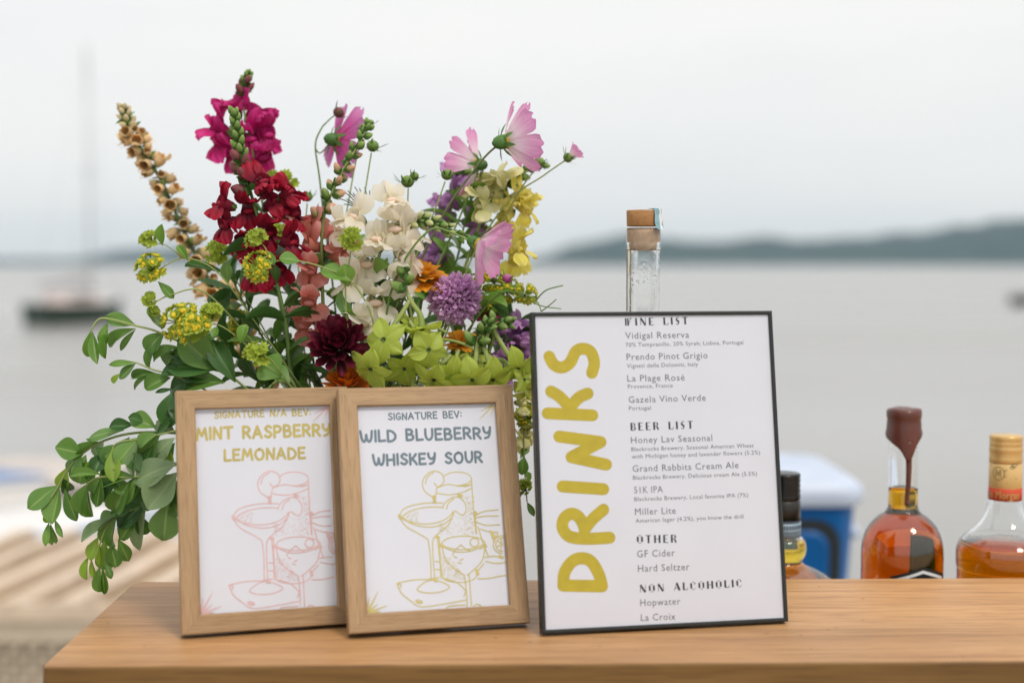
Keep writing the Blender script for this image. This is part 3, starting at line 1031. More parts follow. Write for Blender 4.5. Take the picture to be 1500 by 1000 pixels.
PEN = {  # letter: (advance, strokes); a stroke of more than two points is a smooth curve
    'A': (.72, [[(0, 0), (.34, 1)], [(.34, 1), (.68, 0)], [(.14, .34), (.55, .34)]]),
    'B': (.60, [[(.02, 0), (.02, 1)], [(.02, 1), (.36, .97), (.48, .77), (.34, .56), (.04, .52)], [(.04, .52), (.42, .49), (.56, .26), (.40, .03), (.02, 0)]]),
    'C': (.62, [[(.60, .84), (.36, 1), (.08, .75), (.04, .35), (.28, .02), (.60, .14)]]),
    'D': (.66, [[(.02, 0), (.02, 1)], [(.02, 1), (.36, .93), (.62, .58), (.56, .22), (.32, .03), (.02, 0)]]),
    'E': (.54, [[(.02, 0), (.02, 1)], [(.02, 1), (.50, 1)], [(.02, .52), (.42, .53)], [(.02, 0), (.52, .02)]]),
    'G': (.64, [[(.58, .84), (.36, 1), (.10, .78), (.03, .42), (.16, .08), (.40, .01), (.58, .16), (.60, .42)], [(.60, .42), (.34, .42)]]),
    'H': (.64, [[(.02, 0), (.02, 1)], [(.60, 0), (.60, 1)], [(.02, .5), (.60, .52)]]),
    'I': (.08, [[(.04, 0), (.04, 1)]]),
    'K': (.58, [[(.02, 0), (.02, 1)], [(.52, .98), (.30, .66), (.03, .47)], [(.14, .53), (.38, .30), (.56, 0)]]),
    'L': (.50, [[(.02, 1), (.02, 0)], [(.02, 0), (.50, .04)]]),
    'M': (.82, [[(0, 0), (.12, 1)], [(.12, 1), (.40, .34)], [(.40, .34), (.66, 1)], [(.66, 1), (.80, 0)]]),
    'N': (.64, [[(.02, 0), (.06, 1)], [(.06, 1), (.56, 0)], [(.56, 0), (.62, 1)]]),
    'O': (.74, [[(.36, 1), (.08, .78), (.04, .36), (.26, .02), (.58, .10), (.70, .50), (.60, .88), (.36, 1)]]),
    'P': (.58, [[(.02, 0), (.02, 1)], [(.02, 1), (.38, .97), (.54, .74), (.40, .50), (.04, .46)]]),
    'R': (.60, [[(.02, 0), (.02, 1)], [(.02, 1), (.36, .97), (.52, .75), (.38, .52), (.04, .47)], [(.24, .47), (.56, 0)]]),
    'S': (.56, [[(.52, .86), (.30, 1), (.08, .80), (.20, .58), (.44, .42), (.52, .20), (.28, 0), (.03, .14)]]),
    'T': (.66, [[(.33, 0), (.33, 1)], [(0, .98), (.66, 1)]]),
    'U': (.62, [[(.03, 1), (.04, .35), (.20, .03), (.42, .05), (.57, .36), (.59, 1)]]),
    'V': (.66, [[(0, 1), (.32, 0)], [(.32, 0), (.64, 1)]]),
    'W': (.94, [[(0, 1), (.10, .30), (.24, .03), (.40, .22), (.46, .66)], [(.46, .66), (.54, .18), (.70, .02), (.86, .36), (.92, 1)]]),
    'Y': (.60, [[(.02, 1), (.08, .62), (.30, .46), (.52, .66)], [(.58, 1), (.54, .50), (.40, .10), (.12, -.02)]]),
    '/': (.44, [[(.02, -.02), (.40, 1.02)]]),
    ':': (.10, [[(.05, .22), (.05, .25)], [(.05, .70), (.05, .73)]]),
    ' ': (.42, []),
}


def pen_text(mb, s, p0, p1, cap, wd, gap=.22, z=0.0, mi=0):
    """write s from p0 to p1 (ends of the baseline) with capitals of height cap"""
    adv = sum(PEN[c][0] for c in s) + gap * (len(s) - 1)
    d = Vector((p1[0] - p0[0], p1[1] - p0[1]))
    e = d / adv
    u = Vector((-d.y, d.x)).normalized() * cap
    x = 0
    rnd = random.Random(s)
    for c in s:
        a, st = PEN[c]
        dy = (rnd.random() - .5) * .07
        for k, q in enumerate(st):
            P = [Vector((p0[0], p0[1])) + e * (x + px) + u * (py + dy) for px, py in q]
            if len(P) > 2: P = crom(P, 6)
            ribbon(mb, P, wd, z + 0.00003 * k, mi)
        x += a + gap
    return mb


DID = {  # headline capitals: strokes with a width each, heavy stems and hairlines
    'W': (1.0, [(.12, 1, .12, 0, .20), (.40, 1, .40, 0, .20), (.42, 0, .74, 1, .05), (.66, .98, .86, .98, .10)]),
    'I': (.30, [(.15, 0, .15, 1, .24)]),
    'N': (.86, [(.12, 0, .12, .9, .05), (.14, 1, .72, 0, .24), (.76, .1, .76, 1, .05)]),
    'E': (.66, [(.14, 0, .14, 1, .24), (.26, .97, .62, .97, .06), (.26, .5, .52, .5, .05), (.26, .03, .64, .03, .06)]),
    'L': (.66, [(.14, 0, .14, 1, .24), (.26, .03, .64, .03, .06), (.62, .06, .62, .3, .05)]),
    'S': (.62, [(.12, .72, .50, .30, .24), (.14, .76, .30, .97, .08), (.30, .97, .52, .92, .06), (.48, .26, .34, .03, .08), (.34, .03, .08, .10, .06)]),
    'T': (.74, [(.37, 0, .37, .94, .24), (.02, .97, .72, .97, .06)]),
    'B': (.70, [(.14, 0, .14, 1, .24), (.26, .97, .46, .97, .05), (.54, .93, .54, .58, .16), (.26, .51, .50, .51, .05), (.58, .46, .58, .07, .18), (.26, .03, .48, .03, .05)]),
    'R': (.76, [(.14, 0, .14, 1, .24), (.26, .97, .46, .97, .05), (.56, .93, .56, .56, .18), (.26, .5, .46, .5, .05), (.48, .46, .66, 0, .20)]),
    'O': (.80, [(.14, .16, .14, .84, .24), (.66, .16, .66, .84, .24), (.24, .97, .56, .97, .05), (.24, .03, .56, .03, .05)]),
    'H': (.84, [(.14, 0, .14, 1, .24), (.70, 0, .70, 1, .24), (.26, .5, .58, .5, .05)]),
    'A': (.84, [(.06, 0, .38, 1, .05), (.40, 1, .74, 0, .26), (.20, .32, .52, .32, .05)]),
    'C': (.74, [(.14, .16, .14, .84, .24), (.24, .97, .54, .97, .05), (.60, .9, .60, .66, .10), (.24, .03, .56, .03, .05), (.62, .06, .66, .22, .05)]),
    ' ': (.62, []),
}


def did_text(mb, s, p0, p1, cap, gap=.30, z=0.0, mi=0):
    adv = sum(DID[c][0] for c in s) + gap * (len(s) - 1)
    d = Vector((p1[0] - p0[0], p1[1] - p0[1]))
    e = d / adv
    u = Vector((-d.y, d.x)).normalized() * cap
    x = 0
    for c in s:
        a, st = DID[c]
        for k, (x0, y0, x1, y1, wd) in enumerate(st):
            A = Vector((p0[0], p0[1])) + e * (x + x0) + u * y0
            B = Vector((p0[0], p0[1])) + e * (x + x1) + u * y1
            ribbon(mb, [A, B], wd * e.length * (1.0 if wd > .1 else 1.25), z + 0.00002 * k, mi, caps=False)
        x += a + gap
    return mb


def type_mesh(s, spacing=1.0, res=2):
    """outlines of Blender's own built-in face as flat vertices and faces"""
    cu = bpy.data.curves.new('type', 'FONT')
    cu.body = s
    cu.size = 1.0
    cu.space_character = spacing
    cu.resolution_u = res
    ob = bpy.data.objects.new('type', cu)
    COL.objects.link(ob)
    dg = bpy.context.evaluated_depsgraph_get()
    me = bpy.data.meshes.new_from_object(ob.evaluated_get(dg))
    vs = [v.co.copy() for v in me.vertices]
    fs = [tuple(p.vertices) for p in me.polygons]
    bpy.data.objects.remove(ob)
    bpy.data.curves.remove(cu)
    bpy.data.meshes.remove(me)
    return vs, fs


CAPH = None


def type_text(mb, s, p0, p1, cap, z=0.0, mi=0, spacing=1.08, fit=True):
    global CAPH
    if CAPH is None: CAPH = max(v.y for v in type_mesh('H')[0])
    vs, fs = type_mesh(s, spacing)
    x0, x1 = min(v.x for v in vs), max(v.x for v in vs)
    d = Vector((p1[0] - p0[0], p1[1] - p0[1]))
    u = Vector((-d.y, d.x)).normalized() * cap / CAPH
    out = [Vector((p0[0], p0[1])) + d * ((v.x - x0) / (x1 - x0)) + u * v.y for v in vs]
    mb.add([(q.x, q.y, z) for q in out], fs, mi=mi)
    return mb


class Panel:
    """a leaning sheet: local x to the right, y up the face, z out of the face towards the viewer; origin at the lower left front corner"""
    def __init__(s, X, Y, yaw, lean, w, h, th):
        s.w, s.h, s.th = w, h, th
        ux = Vector((math.cos(yaw), math.sin(yaw), 0))
        n = Vector((math.sin(yaw), -math.cos(yaw), 0))
        up = -n * math.sin(lean) + Vector((0, 0, math.cos(lean)))
        nz = ux.cross(up)
        o = Vector((X, Y, CT + 0.0006 + th * math.sin(lean)))
        s.o, s.ux, s.up, s.nz = o, ux, up, nz
        s.M = Matrix(((ux.x, up.x, nz.x, o.x), (ux.y, up.y, nz.y, o.y), (ux.z, up.z, nz.z, o.z), (0, 0, 0, 1)))

    def loc(s, px, py, z=0.0):
        """where the photo pixel falls on the plane at height z over the face, in local x, y"""
        d = ray(px, py)
        o = s.o + s.nz * z
        t = (o - CAM).dot(s.nz) / d.dot(s.nz)
        q = CAM + d * t - s.o
        return Vector((q.dot(s.ux), q.dot(s.up)))


def place(root, pan):
    root.matrix_basis = pan.M


def moulding(mb, w, h, fw, th, lip, front=0.0):
    """four mitred members; UVs run along each member"""
    outer = [(0, 0), (w, 0), (w, h), (0, h)]
    inner = [(fw, fw), (w - fw, fw), (w - fw, h - fw), (fw, h - fw)]
    r = 0.0009
    for k in range(4):
        a, b = Vector(outer[k]), Vector(outer[(k + 1) % 4])
        c, d = Vector(inner[(k + 1) % 4]), Vector(inner[k])
        e = (b - a).normalized()
        nn = Vector((-e.y, e.x))
        L = (b - a).length
        # cross-section from the back outside, over the front, to the rebate: (inset, z)
        sec = [(0, -th), (0, -r), (r, 0), (fw - r, 0), (fw, -r), (fw, -lip - 0.006)]
        vs, uv = [], []
        run = 0
        for j, (ins, z) in enumerate(sec):
            if j: run += math.hypot(ins - sec[j - 1][0], z - sec[j - 1][1])
            for s_, q in ((0, a), (1, b)):
                pt = q + nn * ins + e * (ins if s_ == 0 else -ins)
                vs.append((pt.x, pt.y, z))
                uv.append(((pt - a).dot(e) + k * 3.7, run + k * 1.3))
        fs = [(2 * j, 2 * j + 1, 2 * j + 3, 2 * j + 2) for j in range(len(sec) - 1)]
        mb.add(vs, fs[1:], uv)
        mb.add(vs[:4], [(0, 1, 3, 2)], uv[:4], 1 if k == 0 else 0)  # underside of the lowest member blackened to deepen shade in the gap below
    return mb


# ---- the cocktail drawing: pen lines in the second frame's enlarged view (490 + x/3.847, 680 + y/3.847)
def arc(cx, cy, rx, ry, a0, a1, n=18):
    return [(cx + rx * math.cos(R(a0 + (a1 - a0) * i / n)), cy + ry * math.sin(R(a0 + (a1 - a0) * i / n))) for i in range(n + 1)]


DRAW = [
    arc(692, 80, 80, 38, -160, 95), arc(690, 105, 84, 22, 0, 60, 8),
    [(578, 130), (640, 112), (710, 122), (771, 112)], [(573, 160), (640, 170), (710, 160), (771, 135)], [(578, 130), (572, 160)],
    [(771, 80), (778, 190), (785, 275), (797, 390)], [(590, 405), (596, 520), (604, 610), (622, 648), (680, 662), (745, 660), (793, 638), (806, 600)],
    [(618, 88), (604, 52), (562, 37), (520, 56), (496, 100), (508, 150), (548, 180), (566, 214)], [(618, 88), (606, 112), (578, 126)], [(574, 120), (562, 105)],
    [(512, 108), (524, 70), (556, 46)], [(548, 180), (562, 190), (574, 160)], [(560, 212), (572, 180)],
    [(610, 246), (618, 222), (644, 198), (690, 182), (728, 205), (742, 246), (730, 280), (706, 280), (684, 262), (662, 270)], [(632, 250), (642, 218), (672, 194)],
    [(362, 290), (400, 244), (500, 218), (610, 216)], [(362, 290), (420, 322), (520, 334), (610, 316), (672, 270)],
    [(384, 290), (430, 260), (520, 240), (606, 240)], [(384, 296), (440, 336), (540, 352), (620, 332), (668, 290)],
    [(362, 290), (404, 348), (480, 392), (522, 418), (530, 440)], [(672, 272), (640, 342), (590, 384), (560, 414), (552, 440)],
    [(530, 440), (540, 520), (545, 650)], [(552, 440), (556, 530), (565, 650)],
    [(545, 650), (506, 664), (466, 704), (520, 722), (600, 716), (648, 690), (612, 664), (565, 650)],
    [(580, 400), (586, 470), (594, 540), (600, 640)], [(568, 545), (594, 548)], [(568, 590), (597, 592)],
    [(352, 668), (440, 650), (520, 646), (590, 636)], [(352, 668), (376, 722), (430, 768), (486, 800), (600, 788), (742, 762)], [(610, 640), (690, 664), (742, 712)],
    arc(366, 682, 9, 11, 0, 350, 10), [(456, 768), (472, 762), (496, 774), (480, 782), (460, 774)], [(462, 772), (490, 776)],
    arc(727, 446, 122, 44, 150, 400), [(608, 460), (680, 490), (760, 488), (848, 458)], [(622, 462), (690, 478), (770, 474), (836, 452)],
    [(605, 452), (622, 524), (676, 588), (732, 622)], [(850, 452), (832, 540), (782, 594), (748, 622)],
    [(732, 622), (744, 720), (748, 812)], [(758, 622), (766, 720), (772, 806)], arc(788, 438, 24, 24, 0, 350, 16),
    [(664, 508), (682, 478)], [(682, 478), (712, 452)], [(712, 452), (738, 474)], [(738, 474), (764, 486)], [(672, 516), (690, 524)], [(706, 540), (724, 532)], [(694, 552), (714, 556)],
    [(792, 300), (800, 284), (850, 262), (960, 252)], [(796, 300), (850, 290), (965, 290)], [(796, 322), (860, 342), (968, 334)], [(792, 270), (800, 390)],
    [(808, 350), (840, 450), (866, 515)], [(820, 362), (852, 372), (880, 380)],
    arc(944, 450, 50, 50, 90, 290, 20), arc(946, 450, 38, 38, 90, 285, 18), [(946, 450), (918, 428)], [(946, 450), (914, 462)], [(946, 450), (936, 416)], [(946, 450), (934, 482)],
    [(878, 372), (892, 420), (906, 434)], [(890, 380), (920, 384), (908, 410)], [(846, 522), (900, 516), (980, 522)], [(852, 545), (916, 556), (985, 545)],
    [(808, 642), (870, 640), (930, 628), (985, 622)], [(806, 600), (840, 560)], [(940, 560), (985, 612)], [(950, 590), (985, 565)],
    [(630, 812), (650, 796), (736, 790)], [(640, 814), (668, 806)], [(780, 804), (800, 786), (822, 792), (830, 806)], [(790, 806), (802, 796)],
    [(740, 700), (746, 740)], [(736, 720), (730, 740)],
]
HEAVY = [[(560, 180), (565, 212)], [(596, 452), (612, 460)], [(843, 450), (852, 462)], [(365, 286), (372, 300)], [(790, 268), (798, 276)], [(886, 384), (900, 408)], [(700, 172), (716, 176)], [(930, 516), (945, 524)], [(970, 618), (984, 610)], [(574, 404), (584, 412)], [(800, 596), (808, 616)], [(560, 648), (574, 654)]]


def zoom4(p): return (490 + p[0] / 3.847, 680 + p[1] / 3.847)


def picture_frame(name, label, pan, fw, ink, linecol, words):
    root = thing(name, label, 'picture frame', group='oak picture frames on the bar')
    place(root, pan)
    W, H, th = pan.w, pan.h, pan.th
    moulding(MB(), W, H, fw, th, 0.004).build('moulding', [M['oak'], M['felt_and_gap_shade']], root, False)
    mb = MB(); box(mb, 0.001, W - 0.001, 0.001, H - 0.001, -th - 0.002, -th + 0.004); bk = mb.build('backing_board', M['felt_and_gap_shade'], root, False)
    # easel leg hinged on the back, reaching down to the counter
    inv = pan.M.to_3x3().inverted()
    hin = Vector((W * 0.5, H * 0.62, -th - 0.002))
    ft = pan.M @ hin
    foot_w = Vector((ft.x, ft.y, CT + 0.0012)) + Vector((-pan.nz.x, -pan.nz.y, 0)).normalized() * 0.012
    foot = pan.M.inverted() @ foot_w
    mb = MB()
    ax = Vector((0.022, 0, 0))
    q = [hin - ax * 0.6, hin + ax * 0.6, foot + ax, foot - ax]
    nn = Vector((0, 0, -0.002))
    mb.add([p for p in q] + [p + nn for p in q], [(0, 1, 2, 3), (7, 6, 5, 4), (0, 4, 5, 1), (1, 5, 6, 2), (2, 6, 7, 3), (3, 7, 4, 0)])
    mb.build('easel_leg', M['felt_and_gap_shade'], bk, False)
    zp = -0.0055
    mb = MB(); box(mb, fw - 0.004, W - fw + 0.004, fw - 0.004, H - fw + 0.004, zp - 0.001, zp); pa = mb.build('paper', M['paper'], root, False)
    for s, a, b, cap, wd, m in words:
        mb = MB()
        f = lambda p: pan.loc(p[0], p[1], zp)
        A, B = f(a), f(b)
        sc = (B - A).length / math.hypot(b[0] - a[0], b[1] - a[1])
        pen_text(mb, s, A, B, cap * sc, wd * sc, z=zp + 0.00012)
        mb.build('lettering', m, pa, False)
    return root, pa, zp


F1 = Panel(-0.2817, 1.1977, R(16.48), R(12.46), 0.1515, 0.2104, 0.016)
F2 = Panel(-0.1387, 1.1976, R(14.14), R(17.6), 0.1596, 0.2147, 0.016)
FW1, FW2 = 0.0165, 0.0165
g, sl = M['ink_gold_pale'], M['ink_slate']
f1, pa1, zp1 = picture_frame('picture_frame', 'oak frame with mint raspberry lemonade sign and pink drawing, partly behind another frame', F1, FW1, None, None, [
    ('SIGNATURE N/A BEV:', (314.5, 612.2), (455, 607.8), 9.5, 2.1, g), ('MINT RASPBERRY', (288.5, 644), (483.5, 637), 16.5, 4.0, g), ('LEMONADE', (329, 674), (447, 671), 15.5, 3.8, g)])
f2, pa2, zp2 = picture_frame('picture_frame', 'oak frame with wild blueberry whiskey sour sign and gold drawing, beside the black sign', F2, FW2, None, None, [
    ('SIGNATURE BEV:', (569, 614.8), (676, 611), 9.3, 2.1, sl), ('WILD BLUEBERRY', (528.5, 647), (719, 641), 15.5, 3.7, sl), ('WHISKEY SOUR', (547, 681.5), (706.5, 676), 15.0, 3.7, sl)])


def clip_runs(P, x0, x1, y0, y1):
    run, out = [], []
    for p in P:
        if x0 <= p[0] <= x1 and y0 <= p[1] <= y1: run.append(p)
        else:
            if len(run) > 1: out.append(run)
            run = []
    if len(run) > 1: out.append(run)
    return out


def drawing(pan, fw, zp, pa, mat, shift):
    mb = MB()
    x0, x1, y0, y1 = fw + 0.0003, pan.w - fw - 0.0003, fw + 0.0003, pan.h - fw - 0.0003
    def loc(p):
        a = F2.loc(*zoom4(p), zp2)
        return Vector((a.x - FW2 + fw + shift[0], a.y - FW2 + fw + shift[1]))
    for i, st in enumerate(DRAW):
        P = [loc(p) for p in st]
        if len(P) > 2: P = crom(P, 5 if len(P) < 10 else 3)
        for run in clip_runs(P, x0, x1, y0, y1):
            ribbon(mb, run, 0.00098, zp + 0.0001 + 0.000004 * i)
    for i, st in enumerate(HEAVY):
        for run in clip_runs([loc(p) for p in st], x0, x1, y0, y1):
            ribbon(mb, run, 0.0026, zp + 0.0004 + 0.000004 * i)
    rnd = random.Random(4)
    def dots(n, x_0, x_1, y_0, y_1, test, sz=0.00029):
        for _ in range(n):
            p = (rnd.uniform(x_0, x_1), rnd.uniform(y_0, y_1))
            if not test(*p): continue
            q = loc(p)
            if x0 <= q.x <= x1 and y0 <= q.y <= y1:
                mb.add([(q.x - sz, q.y - sz, zp + 0.0001), (q.x + sz, q.y - sz, zp + 0.0001), (q.x + sz, q.y + sz, zp + 0.0001), (q.x - sz, q.y + sz, zp + 0.0001)], [(0, 1, 2, 3)])
    dots(900, 585, 785, 178, 395, lambda x, y: not ((x - 690) ** 2 / 60 ** 2 + (y - 235) ** 2 / 58 ** 2 < 1) and (x > 655 or y > 330) and rnd.random() < (0.25 + 0.75 * abs(x - 690) / 95))
    dots(280, 606, 735, 520, 650, lambda x, y: (y - 455) > (x - 605) * 1.35)
    dots(260, 395, 610, 262, 330, lambda x, y: (x - 500) ** 2 / 115 ** 2 + (y - 295) ** 2 / 34 ** 2 < 1 and x < 470)
    # little starburst in the corner
    c = Vector((x0, y0))
    for k, (a, L) in enumerate(((18, .019), (38, .013), (60, .022), (80, .014), (5, .012))):
        e = c + Vector((math.cos(R(a)), math.sin(R(a)))) * L
        ribbon(mb, [c + (e - c) * .1, e], 0.0022, zp + 0.00052 + 0.00001 * k, caps=False, w1=0.0003)
    c = Vector((x1, y1))
    for k, (a, L) in enumerate(((205, .015), (222, .020), (248, .012))):
        e = c + Vector((math.cos(R(a)), math.sin(R(a)))) * L
        ribbon(mb, [c + (e - c) * .12, e], 0.0014, zp + 0.00052 + 0.00001 * k, caps=False, w1=0.0003)
    mb.build('drawing', mat, pa, False)


drawing(F1, FW1, zp1, pa1, M['ink_pink'], (-0.0028, -0.001))
drawing(F2, FW2, zp2, pa2, M['ink_line'], (0, 0))
for rt, pan, fw in ((f1, F1, FW1), (f2, F2, FW2)):
    mb = MB()
    mb.add([(fw - 0.002, fw - 0.002, -0.003), (pan.w - fw + 0.002, fw - 0.002, -0.003), (pan.w - fw + 0.002, pan.h - fw + 0.002, -0.003), (fw - 0.002, pan.h - fw + 0.002, -0.003)], [(0, 1, 2, 3)])
    mb.build('glass_pane', M['pane'], rt, False)

# ---- the drinks list
SG = Panel(0.0262, 1.208, R(11.16), R(9.59), 0.2245, 0.2791, 0.012)
sg = thing('menu_sign', 'white drinks menu in a thin black frame with large gold lettering', 'menu sign')
place(sg, SG)
moulding(MB(), SG.w, SG.h, 0.0034, 0.012, 0.002).build('frame', [M['black'], M['felt_and_gap_shade']], sg, False)
mb = MB(); box(mb, 0.001, SG.w - 0.001, 0.001, SG.h - 0.001, -0.013, -0.007); bk = mb.build('backing_board', M['felt_and_gap_shade'], sg, False)
hin = Vector((SG.w * .5, SG.h * .6, -0.013))
ft = SG.M @ hin
foot = SG.M.inverted() @ (Vector((ft.x, ft.y, CT + 0.0012)) + Vector((-SG.nz.x, -SG.nz.y, 0)).normalized() * 0.002)
mb = MB()
ax = Vector((0.03, 0, 0))
q = [hin - ax * .6, hin + ax * .6, foot + ax, foot - ax]
mb.add(q + [p + Vector((0, 0, -.002)) for p in q], [(0, 1, 2, 3), (7, 6, 5, 4), (0, 4, 5, 1), (1, 5, 6, 2), (2, 6, 7, 3), (3, 7, 4, 0)])
mb.build('easel_leg', M['felt_and_gap_shade'], bk, False)
ZP = -0.0025
mb = MB(); box(mb, 0.002, SG.w - 0.002, 0.002, SG.h - 0.002, ZP - 0.001, ZP); pa = mb.build('paper', M['paper'], sg, False)
L_ = lambda p: SG.loc(p[0], p[1], ZP)
PXM = (L_((1100, 700)) - L_((900, 700))).length / 200
BIG = {  # gold capitals turned on their side, one above the other
    'D': [[(825, 857), (882, 858)], [(825, 857), (827, 838), (838, 822), (852, 817), (866, 822), (877, 840), (882, 858)]],
    'R': [[(893, 787), (858, 788.5), (834, 785), (824, 772), (827, 758), (838, 752), (849, 758), (857, 774)], [(856, 775), (868, 760), (884, 746)]],
    'I': [[(824, 712), (884, 716)]],
    'N': [[(819, 639), (880, 647)], [(880, 647), (837, 669)], [(837, 669), (888, 680)]],
    'K': [[(802, 605), (868, 608)], [(807, 573), (820, 581), (833, 596), (834, 606)], [(861, 576), (848, 582), (837, 594)]],
    'S': [[(804.5, 522), (811, 533.5), (823, 538), (835, 531), (843, 515.5), (853, 510.5), (865, 515), (870.5, 531), (867, 546)]],
}
mb = MB()
for ch, st in BIG.items():
    for k, s_ in enumerate(st):
        P = [L_(p) for p in s_]
        if len(P) > 2: P = crom(P, 8)
        ribbon(mb, P, 16.6 * PXM, ZP + 0.00012 + 0.00004 * k)
mb.build('lettering', M['ink_gold'], pa, False)
HEADS = [('WINE LIST', (915.6, 477), (1008, 474.8), 10.5), ('BEER LIST', (923.6, 630.4), (1015.5, 627.4), 10.8), ('OTHER', (932.7, 795.2), (991.5, 794), 10.8), ('NON ALCOHOLIC', (937, 867.4), (1087, 858.8), 10.5)]
for s_, a, b, cap in HEADS:
    mb = MB(); did_text(mb, s_, L_(a), L_(b), cap * PXM, z=ZP + 0.00012); mb.build('menu_heading', M['ink_black'], pa, False)
LINES = [('Vidigal Reserva', (916, 496), (1009.5, 494.5), 9), ('70% Tempranillo, 20% Syrah; Lisboa, Portugal', (916.6, 507.8), (1089, 504), 5.6),
         ('Prendo Pinot Grigio', (918, 527.2), (1036.5, 524.6), 9), ('Vigneti delle Dolomiti, Italy', (918.4, 538.6), (1022.7, 536), 5.6),
         ('La Plage Rosé', (919, 558.6), (1003, 557), 9), ('Provence, France', (919.8, 568.8), (985.5, 567), 5.6),
         ('Gazela Vino Verde', (921, 589.8), (1034, 586.6), 9), ('Portugal', (921.4, 600.6), (953.5, 599.8), 5.6),
         ('Honey Lav Seasonal', (924.5, 649), (1043.5, 645.4), 9), ('Blackrocks Brewery, Seasonal American Wheat', (924.8, 660.6), (1104, 654.8), 5.6),
         ('with Michigan honey and lavender flowers (5.2%)', (925.4, 671.2), (1113.5, 665), 5.6), ('Grand Rabbits Cream Ale', (926.8, 690.8), (1082, 685.2), 9),
         ('Blackrocks Brewery, Delicious cream Ale (5.5%)', (927.2, 702.2), (1109, 696), 5.6), ('51K IPA', (929, 722), (971, 720.6), 9),
         ('Blackrocks Brewery, Local favorite IPA (7%)', (929.3, 733.6), (1096, 727.4), 5.6), ('Miller Lite', (930.3, 753.8), (990, 751.8), 9),
         ('American lager (4.2%), you know the drill', (931, 765.2), (1089, 758.8), 5.6), ('GF Cider', (933.2, 815.8), (988.7, 813.8), 9.4),
         ('Hard Seltzer', (934.6, 837), (1010, 834.2), 9.4), ('Hopwater', (938, 887), (996.7, 884.6), 9.2), ('La Croix', (938.8, 908.8), (989.5, 906.8), 9.2)]
for s_, a, b, cap in LINES:
    mb = MB(); type_text(mb, s_, L_(a), L_(b), cap * PXM, z=ZP + 0.00012, spacing=1.1 if cap > 7 else 1.06)
    mb.build('menu_line', M['ink_grey'], pa, False)
mb = MB()
mb.add([(0.003, 0.003, -0.0014), (SG.w - 0.003, 0.003, -0.0014), (SG.w - 0.003, SG.h - 0.003, -0.0014), (0.003, SG.h - 0.003, -0.0014)], [(0, 1, 2, 3)])
mb.build('glass_pane', M['pane'], sg, False)
# ------------------------------------------------------------------ bottles
def bottle_glass(root, prof, th=0.003, n=56, sq=(1, 1), flute=0):
    """closed shell: outer profile up, inner profile down"""
    inner = [(max(0.0005, r - th), z) for r, z in prof]
    inner[0] = (0.0005, prof[0][1] + 0.006)
    inner[1] = (max(0.0005, prof[1][0] - th), prof[1][1] + 0.006)
    P = crom([(r, 0, z) for r, z in prof], 4)
    Q = crom([(r, 0, z) for r, z in inner], 4)
    ring = [(max(0.0003, p.x), p.z) for p in P] + [(max(0.0003, p.x), p.z) for p in Q[::-1]]
    mb = MB()
    lathe(mb, ring, n, sq=sq)
    o = mb.build('glass_body', M['glass'], root)
    return o, [(p.x, p.z) for p in Q]


def liquid(root, inn, level, mat, n=56, over=0.0006, sq=(1, 1)):
    P = [(0.0002, inn[0][1] - over)]
    for r, z in inn:
        if z < level: P.append((r + over, z - (over if r < 0.02 and z < inn[0][1] + 0.01 else 0)))
    rl = P[-1][0]
    for (r0, z0), (r1, z1) in zip(inn, inn[1:]):
        if z0 < level <= z1: rl = r0 + (r1 - r0) * (level - z0) / (z1 - z0) + over
    P += [(rl, level), (0.0002, level)]
    mb = MB()
    lathe(mb, P, n, sq=sq)
    return mb.build('liquid', mat, root)


def wrap(mb, src, r, ang0, z0, sx=1.0, mi=0, dr=0.0002, sq=(1, 1)):
    """lay flat x, y shapes round a cylinder of radius r; x = 0 lands at angle ang0"""
    r_ = r + dr
    vs = []
    for p in src.v:
        a = ang0 + p.x * sx / r
        vs.append((r_ * math.cos(a) * sq[0], r_ * math.sin(a) * sq[1], z0 + p.y))
    mb.add(vs, src.f, mi=mi)
    return mb


def band(mb, r, z0, z1, mi=0, n=56, sq=(1, 1)):
    return lathe(mb, [(r - 0.0006, z0), (r, z0), (r, z1), (r - 0.0006, z1)], n, mi, sq=sq)


def grid_rect(w_, h_, nx=12):
    mb = MB()
    vs = [(-w_ / 2 + w_ * i / nx, y) for i in range(nx + 1) for y in (0, h_)]
    mb.add([(a, b, 0) for a, b in vs], [(2 * i, 2 * i + 2, 2 * i + 3, 2 * i + 1) for i in range(nx)])
    return mb


# --- the bourbon with the dripping wax seal
Y0 = 1.50
c = at(1321, 850, Y0)
S = Y0 / FPX * 1.003                            # metres per photo pixel at this depth
zz = lambda py: at(1321, py, Y0).z
t = thing('bourbon_bottle', 'round amber bourbon bottle sealed with dripping brown wax', 'bottle', (c.x, Y0, SHELF))
H = lambda py: zz(py) - SHELF
Rb = 59 * S
prof = [(0.0006, 0.0), (Rb * .93, 0.001), (Rb, 0.008), (Rb, H(840)), (Rb, H(812)), (Rb * .985, H(798)), (Rb * .93, H(783)), (Rb * .80, H(768)), (Rb * .62, H(757)), (Rb * .44, H(749.5)), (22.5 * S, H(744)), (21.2 * S, H(738)), (21 * S, H(700)), (21 * S, H(650)), (20.8 * S, H(612))]
gl, inn = bottle_glass(t, prof, 0.0026)
liquid(t, inn, H(713), M['bourbon'])
